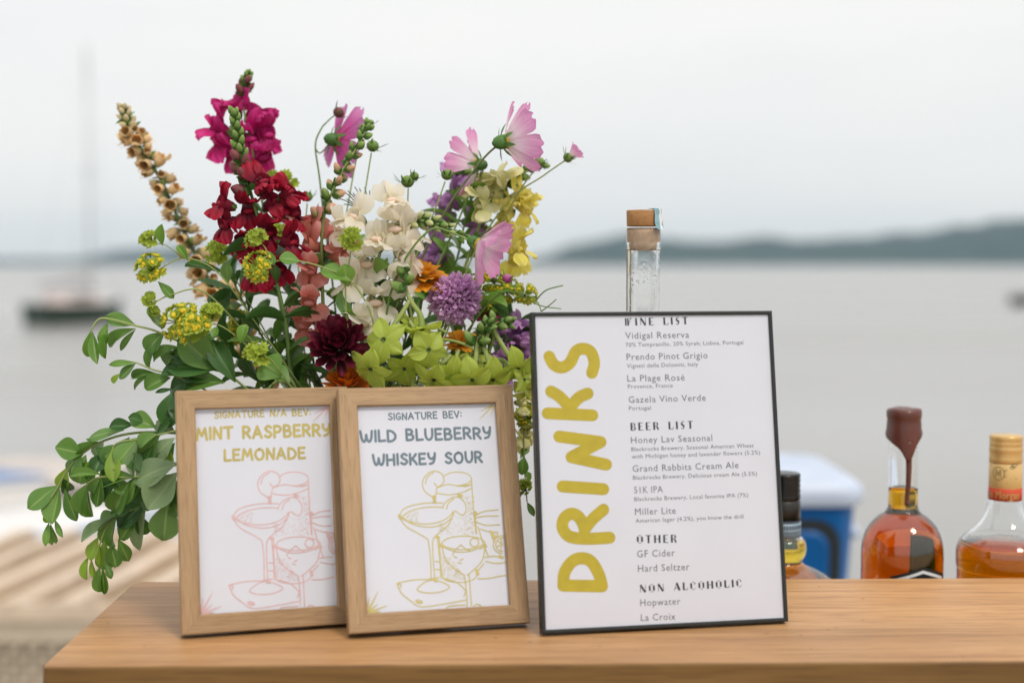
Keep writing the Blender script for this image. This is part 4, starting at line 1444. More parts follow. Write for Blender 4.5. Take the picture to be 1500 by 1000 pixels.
# wax: a cap whose skirt sinks into one long drip
mb = MB()
n = 48
drip = R(-88)
rows = [(0.4, 597.5), (19, 597), (24, 598.5), (25.4, 602), (25.2, 610), (24.2, 613), (24.6, 618), (25.4, 630)]
vs, fs = [], []
k = len(rows) + 4
for i in range(n):
    a = 2 * math.pi * i / n
    d = (a - drip + math.pi) % (2 * math.pi) - math.pi
    low = 634 + 4 * math.sin(a * 2 + 1) + 26 * math.exp(-(d / 0.95) ** 2) + 18 * math.exp(-(d / 0.34) ** 2) - 3 * math.cos(a)
    wob = 1 + 0.012 * math.sin(3 * a + 1) + 0.008 * math.sin(7 * a)
    R_ = [(r * wob, p + 0.6 * math.sin(a * 3)) for r, p in rows]
    R_ += [(26.6 * wob, low - 6), (26.2 * wob, low - 1.5), (24.0, low), (21.05, low - 2)]
    for r, p in R_: vs.append((r * S * math.cos(a), r * S * math.sin(a), H(p)))
for i in range(n):
    i2 = (i + 1) % n
    for j in range(k - 1): fs.append((i * k + j, i2 * k + j, i2 * k + j + 1, i * k + j + 1)[::-1])
mb.add(vs, fs)
wx = mb.build('wax_seal', M['wax'], t)
mb = MB()
pp = []
for py, off in ((645, 0), (660, 0.02), (680, 0.05), (705, 0.03), (728, -0.05), (733, -0.05)):
    a = drip + off
    pp.append(((21.6 * S) * math.cos(a), (21.6 * S) * math.sin(a), H(py)))
tube(mb, crom(pp, 5), 5.2 * S, 2.6 * S, 10)
ball(mb, pp[-1], 3.6 * S, sc=(1, 1, 1.4))
mb.build('wax_drip', M['wax'], wx)
# hexagonal label wrapped on the shoulder side
al = R(-90 + 14)
lb = MB()
hexa = [(0, .020), (-.034, .009), (-.034, -.045), (.034, -.045), (.034, .009)]
def hexgrid(s, z):
    m_ = MB()
    nx = 14
    vs = []
    for i in range(nx + 1):
        x = -.034 * s + .068 * s * i / nx
        top = .020 * s - abs(x) * (.011 / .034)
        vs += [(x, -.06), (x, top)]
    m_.add([(a, b, 0) for a, b in vs], [(2 * i, 2 * i + 2, 2 * i + 3, 2 * i + 1) for i in range(nx)])
    return m_
zc = H(818) - .020
mb = MB()
wrap(mb, hexgrid(1, 0), Rb, al, zc, dr=0.0003)
lo = mb.build('label', [M['label_black']], t)
for nm, s1, s2 in (('label_border', .86, .70),):
    mb = MB()
    src = MB()
    nx = 16
    vs = []
    for i in range(nx + 1):
        x = -.029 + .058 * i / nx
        tp = .0165 - abs(x) * (.011 / .034)
        vs += [(x, tp - .0032), (x, tp)]
    src.add([(a, b, 0) for a, b in vs], [(2 * i, 2 * i + 2, 2 * i + 3, 2 * i + 1) for i in range(nx)])
    for sx_ in (-1, 1):
        src.add([(sx_ * .029, -.06, 0), (sx_ * .0262, -.06, 0), (sx_ * .0262, .006, 0), (sx_ * .029, .0055, 0)], [(0, 1, 2, 3)])
    wrap(mb, src, Rb, al, zc, dr=0.0006)
    mb.build(nm, M['label_white'], lo)
src = MB(); type_text(src, 'ON', (-.0105, -.0065), (.0105, -.0065), .0095, spacing=1.05)
mb = MB(); wrap(mb, src, Rb, al, zc, dr=0.0008); mb.build('lettering', M['label_white'], lo)

# --- the spiced rum with the gold cap
Y1 = 1.50
c = at(1470, 850, Y1)
t = thing('rum_bottle', 'squat clear rum bottle with ridged gold cap and red band', 'bottle', (c.x, Y1, SHELF))
zz = lambda py: at(1470, py, Y1).z
prof = [(0.0006, 0.0), (62 * S, 0.001), (66 * S, 0.008), (66.5 * S, H(846)), (67.5 * S, H(830)), (68 * S, H(822)), (67.8 * S, H(806)), (65 * S, H(796)), (57 * S, H(786)), (46 * S, H(777)), (36 * S, H(766)), (29 * S, H(752)), (25 * S, H(738)), (23.4 * S, H(725)), (22.6 * S, H(705)), (22.3 * S, H(660))]
gl, inn = bottle_glass(t, prof, 0.0028)
liquid(t, inn, H(792), M['rum'])
mb = MB()
pr = [(0.3, 636.5), (22, 636.5), (23.4, 638), (23.4, 643), (22.6, 645), (23.4, 647), (23.4, 650.5), (22.6, 652), (23.6, 654), (23.8, 660), (22.9, 662), (23.6, 664.5), (22.9, 667), (23.7, 669.5), (23.7, 675), (22.6, 676.5)]
lathe(mb, [(r * S, H(p)) for r, p in pr][::-1], 56)
mb.build('cap', M['cap_gold'], t)
mb = MB(); lathe(mb, [(22.5 * S, H(731)), (23.6 * S, H(730.5)), (23.4 * S, H(677.5)), (22.7 * S, H(677))], 56); sv = mb.build('neck_sleeve', M['sleeve_gold'], t)
mb = MB(); lathe(mb, [(23.55 * S, H(730.3)), (23.85 * S, H(730.2)), (23.75 * S, H(712.6)), (23.45 * S, H(712.5))], 56); mb.build('red_band', M['band_red'], sv)
src = MB(); type_text(src, 'Captain Morgan', (-.0395, 0), (.0150, 0), .0082, spacing=1.0)
mb = MB(); wrap(mb, src, 23.9 * S, R(-108), H(727), dr=0.0003); mb.build('lettering', M['sleeve_gold'], sv)
src = MB()
ribbon(src, arc(-.0075, .0135, .0062, .0068, 0, 352, 24), .0006)
for a_, b_ in (((-.0105, .010), (-.0098, .017)), ((-.0098, .017), (-.0076, .012)), ((-.0076, .012), (-.0056, .0172)), ((-.0056, .0172), (-.0050, .010)), ((-.001, .0165), (.0085, .0225)), ((-.001, .0105), (.0115, .0085))):
    ribbon(src, [a_, b_], .00062, 0)
ribbon(src, arc(.0085, .0225, .0032, .0018, 0, 352, 14), .0005)
ribbon(src, arc(.0065, .0205, .0024, .0016, 0, 352, 14), .0005)
mb = MB()
for i, p in enumerate(src.v): p.z = 0
wrap(mb, src, 23.5 * S, R(-108), H(709), dr=0.0004)
mb.build('monogram', M['stem_dark'], sv)

# --- the dark capped whisky, half behind the menu
Y2 = 1.50
c = at(1146, 850, Y2)
t = thing('whisky_bottle', 'whisky bottle with black screw cap standing half hidden by the menu sign', 'bottle', (c.x, Y2, SHELF))
zz = lambda py: at(1146, py, Y2).z
prof = [(0.0006, 0.0), (70 * S, 0.001), (76 * S, 0.008), (77 * S, H(868)), (75 * S, H(852)), (66 * S, H(843)), (50 * S, H(834)), (36 * S, H(828)), (29.5 * S, H(823)), (28.2 * S, H(819)), (33 * S, H(810)), (34.5 * S, H(800)), (32.5 * S, H(791)), (27 * S, H(784)), (25 * S, H(778)), (24.4 * S, H(730))]
gl, inn = bottle_glass(t, prof, 0.0026)
liquid(t, inn, H(789), M['whisky'])
mb = MB()
pr = [(0.3, 692), (23, 692), (24.6, 693), (24.8, 697), (24, 699), (25, 702), (24, 706), (25, 710), (24.2, 713), (25.1, 717), (24.3, 721), (25.2, 725), (25.2, 729), (24.2, 731)]
lathe(mb, [(r * S, H(p)) for r, p in pr][::-1], 56)
mb.build('cap', M['cap_black'], t)
mb = MB(); lathe(mb, [(24.8 * S, H(762)), (25.6 * S, H(761.8)), (25.1 * S, H(732)), (24.6 * S, H(731.5))], 56); mb.build('neck_sleeve', M['sleeve_black'], t)
mb = MB(); lathe(mb, [(25.2 * S, H(784)), (26.4 * S, H(783.6)), (26.2 * S, H(763)), (25.2 * S, H(762.6))], 56); lb = mb.build('neck_label', M['label_blue'], t)
src = MB()
for i in range(-9, 10):
    x = i * .0032
    src.add([(x, .0085, 0), (x + .0022, .0085, 0), (x + .0022, .0125, 0), (x, .0125, 0)], [(0, 1, 2, 3)])
for y in (.0045, .0158):
    g_ = grid_rect(.075, .0011, 24)
    src.add([(p.x, p.y + y, 0) for p in g_.v], g_.f)
mb = MB(); wrap(mb, src, 26.35 * S, R(-100), H(782.5), dr=0.0003); mb.build('label_print', M['label_ink'], lb)

# --- the tall clear bottle behind the menu, stoppered with wood and cork
Y3 = 1.355
c = at(942, 455, Y3)
S3 = Y3 / FPX * 1.003
t = thing('clear_bottle', 'tall clear glass bottle with wooden stopper and torn blue seal behind the menu', 'bottle', (c.x, Y3, CT + 0.0008))
zz = lambda py: at(942, py, Y3).z
H3 = lambda py: zz(py) - CT - 0.0008
prof = [(0.0006, 0.0), (0.040, 0.001), (0.043, 0.006), (0.043, 0.13), (0.0425, 0.165), (0.037, 0.19), (0.028, 0.212), (24.6 * S3, 0.232), (24.2 * S3, H3(440)), (24.2 * S3, H3(372)), (24.9 * S3, H3(366)), (25.2 * S3, H3(358)), (24.8 * S3, H3(352)), (24.8 * S3, H3(338)), (24.9 * S3, H3(334.2))]
gl, inn = bottle_glass(t, prof, 0.0030, 40)
liquid(t, inn, 0.17, M['spirit'], 40)
mb = MB(); lathe(mb, [(0.0004, H3(367)), (12 * S3, H3(367)), (18.5 * S3, H3(365.6)), (20.2 * S3, H3(360)), (21.4 * S3, H3(334)), (0.0004, H3(333.6))], 40); st = mb.build('cork', M['cork'], t)
mb = MB(); lathe(mb, [(0.0004, H3(331.8)), (23.6 * S3, H3(331.6)), (24.4 * S3, H3(330)), (25.0 * S3, H3(310)), (24.2 * S3, H3(308)), (0.0004, H3(307.6))], 40); sp_ = mb.build('stopper', M['cork_wood'], t)
# torn tax strip over the stopper: crumpled, standing off on the right
mb = MB()
rnd = random.Random(5)
vs = []
nx, ny = 6, 9
for j in range(ny):
    for i in range(nx):
        a = R(-58 + 46 * i / (nx - 1))
        v = j / (ny - 1)
        if v < .25:
            r_ = (10 + 16 * v / .25) * S3
            z_ = H3(307)
        else:
            r_ = 26.2 * S3 + (v - .25) * (0.0012 + 0.0016 * rnd.random())
            z_ = H3(307 + 27 * (v - .25) / .75 * (0.86 + 0.3 * rnd.random()))
        vs.append((r_ * math.cos(a) + rnd.uniform(-.0006, .0006), r_ * math.sin(a), z_ + rnd.uniform(.0002, .0006)))
fs = [(j * nx + i, j * nx + i + 1, (j + 1) * nx + i + 1, (j + 1) * nx + i) for j in range(ny - 1) for i in range(nx - 1)]
for q in fs:
    mb.add([vs[k_] for k_ in q], [(0, 1, 2, 3)], mi=1 if (q[0] % nx) in (2, 3) else 0)
o = mb.build('torn_seal', [M['seal'], M['seal_white']], t, False)
mo = o.modifiers.new('thick', 'SOLIDIFY'); mo.thickness = 0.0003
# beads of spirit clinging inside the neck
mb = MB()
for i in range(44):
    a = R(rnd.uniform(-165, -15))
    z_ = H3(rnd.choice((rnd.uniform(385, 425), rnd.uniform(375, 450))))
    rr = (24.2 * S3 - 0.0032)
    ball(mb, (rr * math.cos(a), rr * math.sin(a), z_), rnd.uniform(.0005, .0012), sc=(1, .6, 1), nu=8, nv=5)
mb.build('droplet', M['spirit'], gl)
# narrow brown strip running down the neck
mb = MB()
src = grid_rect(.006, .065, 4)
wrap(mb, src, 24.3 * S3, R(160), H3(456), dr=0.0003)
mb.build('neck_strip', M['cork_wood'], t)

# ------------------------------------------------------------------ cooler on a folding table behind the bar
t = thing('folding_table', 'white folding table behind the bar carrying the blue cooler', 'table', (0.45, 2.75, 0))
mb = MB(); box(mb, -0.75, 0.75, -0.36, 0.36, 0.545, 0.585); bevel(mb.build('tabletop', M['plastic_white'], t, False), 0.01)
for sx_ in (-0.62, 0.62):
    for sy in (-0.28, 0.28):
        mb = MB(); tube(mb, [(sx_, sy, 0), (sx_, sy, 0.545)], 0.014, n=10); mb.build('leg', M['steel'], t)


def rrect(w_, h_, r, n=5):
    """outline of a rounded rectangle centred on the origin"""
    out = []
    for cx, cy, a in ((w_ / 2 - r, h_ / 2 - r, 0), (-w_ / 2 + r, h_ / 2 - r, 90), (-w_ / 2 + r, -h_ / 2 + r, 180), (w_ / 2 - r, -h_ / 2 + r, 270)):
        for i in range(n + 1): out.append((cx + r * math.cos(R(a + 90 * i / n)), cy + r * math.sin(R(a + 90 * i / n))))
    return out


def loft(mb, secs, mi=0):
    k = len(secs[0][0])
    b = []
    for outl, z in secs: b += [(x, y, z) for x, y in outl]
    fs = [(j * k + i, j * k + (i + 1) % k, (j + 1) * k + (i + 1) % k, (j + 1) * k + i) for j in range(len(secs) - 1) for i in range(k)]
    fs.append(tuple(range(k - 1, -1, -1)))
    fs.append(tuple((len(secs) - 1) * k + i for i in range(k)))
    return mb.add(b, fs, mi=mi)


YC = 2.62
xr = at(1258, 800, YC).x
CW, CD = 0.56, 0.36
t = thing('cooler', 'blue picnic cooler with pale rounded lid on the table behind the bar', 'cooler', (xr - CW / 2, YC + CD / 2, 0.586))
zt = at(1200, 678, YC + CD * .84).z - 0.586
zl = at(1200, 741, YC).z - 0.586
mb = MB()
loft(mb, [(rrect(CW * .90, CD * .90, .04), 0), (rrect(CW * .97, CD * .97, .045), zl * .6), (rrect(CW, CD, .045), zl - 0.003)])
body = mb.build('body', M['cool_blue'], t)
ed = body.modifiers.new('es', 'EDGE_SPLIT'); ed.split_angle = R(50)
mb = MB()
fr_ = CD / 2
px0, px1, pz0, pz1 = -CW * .44, CW * .44, zl * .10, zl * .93
def front_y(z): return -CD / 2 * (0.90 + 0.07 * min(1, z / (zl * .6)) + 0.03 * max(0, (z - zl * .6) / (zl * .4)))
def panel(x0, x1, z0, z1, r, off):
    o_ = rrect(x1 - x0, z1 - z0, r)
    return [((x0 + x1) / 2 + x, front_y((z0 + z1) / 2 + z) - off, (z0 + z1) / 2 + z) for x, z in o_]
a = panel(px0, px1, pz0, pz1, .05, 0.004)
b = panel(px0 + .020, px1 - .020, pz0 + .020, pz1 - .020, .035, 0.004)
k = len(a)
mb.add(a + b, [(i, (i + 1) % k, k + (i + 1) % k, k + i) for i in range(k)])
mb.build('groove', M['cool_dark'], body, False)
mb = MB()
a = panel(px0 + .0205, px1 - .0205, pz0 + .0205, pz1 - .0205, .034, 0.0005)
b = panel(px0 + .028, px1 - .028, pz0 + .028, pz1 - .028, .030, 0.008)
mb.add(a + b, [(i, (i + 1) % k, k + (i + 1) % k, k + i) for i in range(k)] + [tuple(k + i for i in range(k))])
mb.build('front_panel', M['cool_blue'], body, False)
for sx_ in (-1, 1):
    mb = MB()
    y_ = -0.07
    pts = [(sx_ * (CW * .485), -0.08, zl * .82), (sx_ * (CW * .53), -0.08, zl * .80), (sx_ * (CW * .53), 0.08, zl * .80), (sx_ * (CW * .485), 0.08, zl * .82)]
    tube(mb, crom(pts, 5), 0.012, n=8)
    mb.build('handle', M['cool_white'], t)
mb = MB()
loft(mb, [(rrect(CW * 1.03, CD * 1.05, .05), zl), (rrect(CW * 1.06, CD * 1.08, .055), zl + .012), (rrect(CW * 1.05, CD * 1.07, .055), zl + .034), (rrect(CW * .97, CD * .97, .06), zl + .05), (rrect(CW * .80, CD * .82, .06), zt - .008), (rrect(CW * .72, CD * .74, .055), zt)])
lid = mb.build('lid', M['cool_white'], t)
ed = lid.modifiers.new('es', 'EDGE_SPLIT'); ed.split_angle = R(60)
# ------------------------------------------------------------------ the bouquet
VX, VY = at(505, 600, 1.365).x, 1.365
vase = thing('vase', 'small glazed vase behind the oak frames holding the bouquet', 'vase', (VX, VY, CT + 0.0006))
mb = MB()
lathe(mb, [(0.0005, 0.0), (0.040, 0.0), (0.044, 0.004), (0.052, 0.05), (0.056, 0.09), (0.050, 0.13), (0.043, 0.155), (0.044, 0.168), (0.047, 0.175), (0.0445, 0.176), (0.0405, 0.166), (0.040, 0.155), (0.047, 0.13), (0.052, 0.09), (0.047, 0.04), (0.038, 0.009), (0.0005, 0.008)], 40)
mb.build('body', M['vase'], vase)
mb = MB(); lathe(mb, [(0.0003, 0.13), (0.0462, 0.13)], 32); mb.build('water_surface', M['spirit'], vase)
MOUTH = Vector((VX, VY, CT + 0.165))
rb = random.Random(21)
GRP = 'flowers of the bouquet'


def down_to_vase(pts, spread=0.03):
    """carry a stem from its lowest listed point through the mouth to the inside of the vase"""
    a = rb.uniform(0, 6.28)
    r = spread * math.sqrt(rb.random())
    top = pts[0]
    side = Vector((top.x - VX, (top.y - VY) * 0.6, 0))
    if side.length > 1e-6: side = side.normalized() * min(0.026, side.length * 0.35)
    m = MOUTH + side + Vector((r * math.cos(a), r * math.sin(a), 0)) * 0.3
    low = Vector((VX - side.x * 0.8 + r * math.cos(a) * .3, VY - side.y * 0.8 + r * math.sin(a) * .3, CT + 0.035))
    mid = (m + top) / 2 + Vector((0, 0, 0.02 if top.z > MOUTH.z + 0.05 else 0.035))
    if (top - m).length < 0.05: return [low, m]
    return [low, m, mid]


class Stem:
    """a stem through photo points; pts are listed from the vase end to the tip as (px, py, Y)"""
    def __init__(s, name, label, cat, pts, r0=.0022, r1=.0010, mat='stem', group=GRP, vase_end=True, n=6):
        P = [at(*p) for p in pts]
        s.own = P
        low = down_to_vase(P) if vase_end else []
        s.root = thing(name, label, cat, low[0] if low else P[0], group)
        s.o = s.root.location.copy()
        C = crom(low + P, n)
        s.C = C
        s.k0 = len(low) * n
        mb = MB()
        tube(mb, [c - s.o for c in C], r0, r1, 7)
        s.stem = mb.build('stem', M[mat], s.root)

    def at(s, t):
        """point and direction at t of the visible run"""
        n = len(s.C) - 1 - s.k0
        x = s.k0 + t * n
        i = min(int(x), len(s.C) - 2)
        f = x - i
        return s.C[i].lerp(s.C[i + 1], f), (s.C[i + 1] - s.C[max(0, i - 1)]).normalized()

    def put(s, name, me, Mw, parent=None, label=None):
        o = put(name, me, s.root, Matrix.Translation(-s.o) @ Mw)
        if label: o['label'] = label
        return o

    def twig(s, pts, r=.0008, mat='stem', name='stalk', n=5):
        mb = MB()
        tube(mb, [c - s.o for c in crom(pts, n)], r, r * .8, 6)
        return mb.build(name, M[mat], s.root)


# ---------- shared shapes
oval = lambda t: max(0.02, math.sin(math.pi * min(1, t * .97 + .015)) ** .75 * (0.62 + 0.55 * t))
obov = lambda t: max(0.03, (math.sin(math.pi * t ** 1.42 * .985 + .01)) ** .74)
lance = lambda t: max(0.03, math.sin(math.pi * (t * .96 + .02)) ** 1.1)
ptl = lambda t: max(0.12, (0.22 + 0.9 * t ** .8) * (1 if t < .78 else math.sqrt(max(0, 1 - ((t - .78) / .24) ** 2))))
star = lambda t: max(0.02, math.sin(math.pi * (t * .90 + .09)) ** .85 * (1.08 - .25 * t))


def leaf_variants(mat, n=8, prof=obov):
    out = []
    for i in range(n):
        mb = MB()
        blade(mb, 1, 1, prof, 6, 10, curl=rb.uniform(-.95, .35), fold=R(rb.uniform(2, 32)), wave=rb.uniform(.01, .05), wn=1, ph=i, cup=rb.uniform(-.05, .1))
        out.append(mb.mesh('leaf', M[mat]))
    return out


LEAF = {k: leaf_variants(k) for k in ('leaf', 'leaf_grey', 'leaf_young', 'leaf_dark', 'leaf_mid')}
LANCE = {k: leaf_variants(k, 4, lance) for k in ('leaf_dark', 'leaf_mid', 'leaf')}


def leaf_px(st, base, tip, wpx, Y=1.325, mat='leaf', dy=None, roll=None, src=None):
    """a leaf from base to tip (photo points) on stem thing st"""
    dy = rb.uniform(-.012, .006) if dy is None else dy
    b, t = at(base[0], base[1], Y), at(tip[0], tip[1], Y + dy)
    t = t + (t - b) * .12
    L = (t - b).length
    W = wpx * Y / FPX * 1.42
    roll = rb.uniform(-20, 20) if roll is None else roll
    nrm = Vector((0, -.78, .62))
    Mx = basis(t - b, nrm, b)
    Mx = Mx @ Matrix.Rotation(R(roll), 4, 'Y') @ Matrix.Diagonal((W, L, L, 1))
    return st.put('leaf', rb.choice((src or LEAF)[mat]), Mx)


def snap_mesh(mat, pal, seed, ruffle=1.0):
    rr = random.Random(seed)
    mb = MB()
    # throat tube
    n = 10
    vs, uv, fs = [], [], []
    prof = [(0, .0032), (.004, .0046), (.010, .0058), (.016, .0074), (.0185, .0084)]
    for j, (y, r) in enumerate(prof):
        for i in range(n):
            a = 2 * math.pi * i / n
            vs.append((r * math.cos(a), y, r * 1.05 * math.sin(a)))
            uv.append((i / n, .25 * j / 4))
    for j in range(4):
        for i in range(n):
            fs.append((j * n + i, j * n + (i + 1) % n, (j + 1) * n + (i + 1) % n, (j + 1) * n + i))
    mb.add(vs, fs, uv)
    def lobe(x, y, z, yaw, pitch, L, W, curl, wave):
        Mx = Matrix.Translation((x, y, z)) @ Euler((R(pitch), 0, R(yaw)), 'XYZ').to_matrix().to_4x4()
        prof_ = lambda t: max(.42, math.sin(math.pi * (.12 + .74 * t)) ** .7)
        blade(mb, L, W, prof_, 8, 7, curl=curl, wave=wave * ruffle, wn=1.9 if ruffle > .8 else 1.2, ph=rr.uniform(0, 6), cup=rr.uniform(-.35, .35), M=Mx)
    for k in (-1, 1):
        lobe(k * .0034, .0130, .0050, -k * (20 + rr.uniform(-10, 14)), rr.uniform(38, 75), .0185 * rr.uniform(.85, 1.15), .0185 * rr.uniform(.85, 1.1), R(rr.uniform(-10, 75)), .0026)
    for k in (-1, 1):
        lobe(k * .0058, .0160, -.0035, -k * (46 + rr.uniform(-8, 8)), rr.uniform(-50, -15), .0150 * rr.uniform(.85, 1.15), .0145 if ruffle > .8 else .0185, R(rr.uniform(-85, -25)) * (1 if ruffle > .8 else .7), .0022)
    lobe(0, .0170, -.0055, rr.uniform(-12, 12), rr.uniform(-60, -35), .0140, .0150 if ruffle > .8 else .0180, R(rr.uniform(-60, -5)), .0022)
    ball(mb, (0, .0164, -.0012), .0036, 1, (1.65, .9, .8), 12, 7)
    # calyx
    for i in range(5):
        a = 2 * math.pi * i / 5
        blade(mb, .008, .0045, lance, 2, 3, curl=.4, M=Matrix.Rotation(a, 4, 'Y') @ Matrix.Translation((0, -.001, .0028)) @ Matrix.Rotation(R(14), 4, 'X'), mi=2)
    return mb.mesh('blossom', [M[mat], M[pal], M['calyx']])


SNAP = {m: [snap_mesh(m, p, i, .45 if m in ('ivory', 'salmon', 'cream') else 1.0) for i in range(5)] for m, p in (('crimson', 'crimson'), ('magenta', 'magenta'), ('salmon', 'salmon'), ('ivory', 'blush'), ('yellow', 'yellow'), ('cream', 'cream'), ('mauve', 'mauve'))}


def bud_mesh(mat, fat=.5, seed=0):
    mb = MB()
    prof = [(.02, 0), (.16, .06), (fat * .72, .3), (fat * .8, .5), (fat * .62, .74), (fat * .28, .93), (.01, 1)]
    vs, uv, fs = [], [], []
    n = 9
    for j, (r, y) in enumerate(prof):
        for i in range(n):
            a = 2 * math.pi * i / n
            k = 1 + .10 * math.cos(3 * a + seed)
            vs.append((r * k * math.cos(a), y, r * k * math.sin(a)))
            uv.append((i / n, y))
    for j in range(len(prof) - 1):
        for i in range(n):
            fs.append((j * n + i, j * n + (i + 1) % n, (j + 1) * n + (i + 1) % n, (j + 1) * n + i))
    mb.add(vs, fs, uv)
    for i in range(4):
        a = math.pi / 2 * i + .4
        blade(mb, .55, .42, lance, 2, 4, curl=.5, M=Matrix.Rotation(a, 4, 'Y') @ Matrix.Translation((0, -.02, fat * .38)) @ Matrix.Rotation(R(16), 4, 'X'), mi=1)
    return mb.mesh('bud', [M[mat], M['calyx']])


BUD = {m: [bud_mesh(m, f, i) for i, f in enumerate((.34, .42))] for m in ('bud_green', 'bud_pink', 'bud_cream', 'maroon', 'tan_bud', 'cosmos_deep')}


def blossoms(st, lst, mat, Y, sc=1.1):
    """lst: (px, py, screen angle in degrees, towards-camera 0..1[, material])"""
    for q in lst:
        px, py, ang, c = q[:4]
        m = q[4] if len(q) > 4 else mat
        k = sc * rb.uniform(.93, 1.1)
        d = Vector((math.cos(R(ang)) * (1 - c * .6), -c * .9 - .12, math.sin(R(ang)) * (1 - c * .6))).normalized()
        centre = at(px, py, Y + rb.uniform(-.010, .012) - .012 * c)
        base = centre - d * .014 * k
        st.put('blossom', rb.choice(SNAP[m]), basis(d, (0, -.25, 1), base, k))


def buds(st, t0, t1, n, mat0, mat1=None, s0=.012, s1=.006, az0=0, out=.6):
    for i in range(n):
        f = i / max(1, n - 1)
        p, d = st.at(t0 + (t1 - t0) * f)
        a = az0 + i * R(137.5)
        u = d.cross(Vector((0, 1, 0))).normalized()
        v = d.cross(u)
        side = u * math.cos(a) + v * math.sin(a)
        L = s0 + (s1 - s0) * f
        dd = (side * out + d * (.5 + .6 * f)).normalized()
        m = mat0 if (mat1 is None or rb.random() > f) else mat1
        st.put('bud', rb.choice(BUD[m]), basis(dd, (0, 0, 1), p + side * .0012, L))


def stem_leaves(st, t0, t1, n, mat='leaf_dark', L=.035, W=.008, az0=0, src=None):
    for i in range(n):
        p, d = st.at(t0 + (t1 - t0) * (i + rb.random() * .6) / max(1, n))
        a = az0 + i * R(137.5)
        u = d.cross(Vector((0, 1, 0))).normalized()
        v = d.cross(u)
        side = u * math.cos(a) + v * math.sin(a)
        dd = (side * .8 + d * .6 + Vector((0, 0, -.1))).normalized()
        l = L * rb.uniform(.7, 1.2)
        Mx = basis(dd, d + Vector((0, -.5, .3)), p) @ Matrix.Rotation(R(rb.uniform(-25, 25)), 4, 'Y') @ Matrix.Diagonal((W * rb.uniform(.8, 1.3), l, l, 1))
        st.put('leaf', rb.choice((src or LANCE)[mat]), Mx)


# ---------- baptisia branches with grey-green leaflets, lower left
b = Stem('foliage_branch', 'drooping leafy branch with grey green oval leaflets reaching farthest left, low', 'foliage', [(330, 640, 1.34), (262, 634, 1.33), (196, 634, 1.325), (148, 647, 1.325), (116, 668, 1.325), (97, 692, 1.32), (84, 714, 1.32), (70, 738, 1.32), (66, 752, 1.32)], .0016, .0008, 'stem_pale')
for q in [((228, 626), (195, 610), 20), ((258, 636), (228, 616), 17, 'leaf_grey'), ((182, 630), (130, 637), 17), ((196, 622), (164, 626), 15, 'leaf_dark'), ((212, 618), (190, 612), 14, 'leaf_dark'),
          ((122, 664), (84, 657), 25), ((147, 647), (105, 667), 11), ((152, 648), (138, 672), 21, 'leaf_grey'), ((118, 664), (102, 690), 24), ((126, 666), (112, 705), 22), ((152, 662), (140, 690), 18, 'leaf_dark'),
          ((98, 684), (87, 716), 16, 'leaf_young'), ((134, 674), (129, 690), 8, 'leaf_young'), ((154, 668), (157, 722), 14, 'leaf_dark'), ((168, 672), (162, 704), 14, 'leaf_dark'),
          ((84, 711), (44, 740), 23), ((87, 713), (80, 762), 25), ((95, 715), (108, 759), 15), ((92, 700), (102, 722), 14, 'leaf_dark'),
          ((68, 746), (70, 764), 9, 'leaf_young'), ((72, 764), (66, 795), 8, 'leaf_mid'), ((72, 766), (71, 798), 8, 'leaf_mid'), ((74, 766), (79, 796), 8), ((80, 760), (89, 783), 7), ((240, 628), (262, 606), 18, 'leaf_dark'), ((226, 640), (250, 622), 16, 'leaf_dark'), ((140, 655), (168, 676), 18, 'leaf_dark'), ((176, 650), (150, 672), 18, 'leaf'), ((112, 676), (132, 700), 16, 'leaf'), ((210, 640), (186, 662), 18, 'leaf'), ((190, 640), (176, 668), 16, 'leaf_dark')]:
    leaf_px(b, *q[:3], 1.325, q[3] if len(q) > 3 else 'leaf')
b = Stem('foliage_branch', 'leafy branch with thin yellow stem arching in front of the low foliage', 'foliage', [(320, 622, 1.33), (262, 630, 1.315), (231, 637, 1.305), (203, 643, 1.305), (176, 647, 1.305), (166, 654, 1.305), (166, 664, 1.305)], .0011, .0007, 'stem_pale')
for q in [((200, 645), (172, 674), 24), ((231, 636), (204, 648), 18), ((234, 638), (205, 670), 24), ((203, 643), (197, 692), 11, 'leaf_grey'), ((166, 654), (168, 702), 17, 'leaf_young'), ((166, 656), (160, 690), 10, 'leaf_mid'), ((244, 656), (249, 678), 9, 'leaf_young'), ((256, 641), (219, 667), 26, 'leaf_grey'), ((256, 648), (232, 690), 20, 'leaf_dark'), ((225, 652), (205, 690), 18, 'leaf_dark')]:
    leaf_px(b, *q[:3], 1.305, q[3] if len(q) > 3 else 'leaf')
b = Stem('foliage_branch', 'branch with the two largest grey leaves beside the left oak frame', 'foliage', [(330, 660, 1.32), (260, 680, 1.30), (200, 698, 1.295), (150, 698, 1.295), (132, 705, 1.295), (126, 712, 1.295)], .0013, .0007, 'stem_pale')
for q in [((260, 678), (200, 699), 35, 'leaf_grey'), ((259, 692), (223, 742), 36, 'leaf_grey'), ((246, 735), (238, 786), 34), ((198, 698), (150, 704), 20), ((149, 695), (106, 690), 11), ((200, 701), (178, 733), 22), ((190, 705), (164, 747), 22), ((149, 698), (127, 722), 15), ((149, 700), (140, 738), 18), ((128, 708), (111, 748), 18), ((128, 712), (127, 755), 17), ((206, 690), (190, 668), 20, 'leaf_dark'), ((255, 736), (259, 752), 20), ((215, 700), (230, 730), 24, 'leaf_dark'), ((255, 700), (262, 740), 22, 'leaf_dark'), ((216, 690), (196, 730), 24, 'leaf_dark'), ((175, 700), (150, 730), 18, 'leaf_dark'), ((236, 700), (206, 740), 26, 'leaf_dark'), ((165, 698), (182, 722), 16, 'leaf')]:
    leaf_px(b, *q[:3], 1.295, q[3] if len(q) > 3 else 'leaf', roll=rb.uniform(-14, 14))
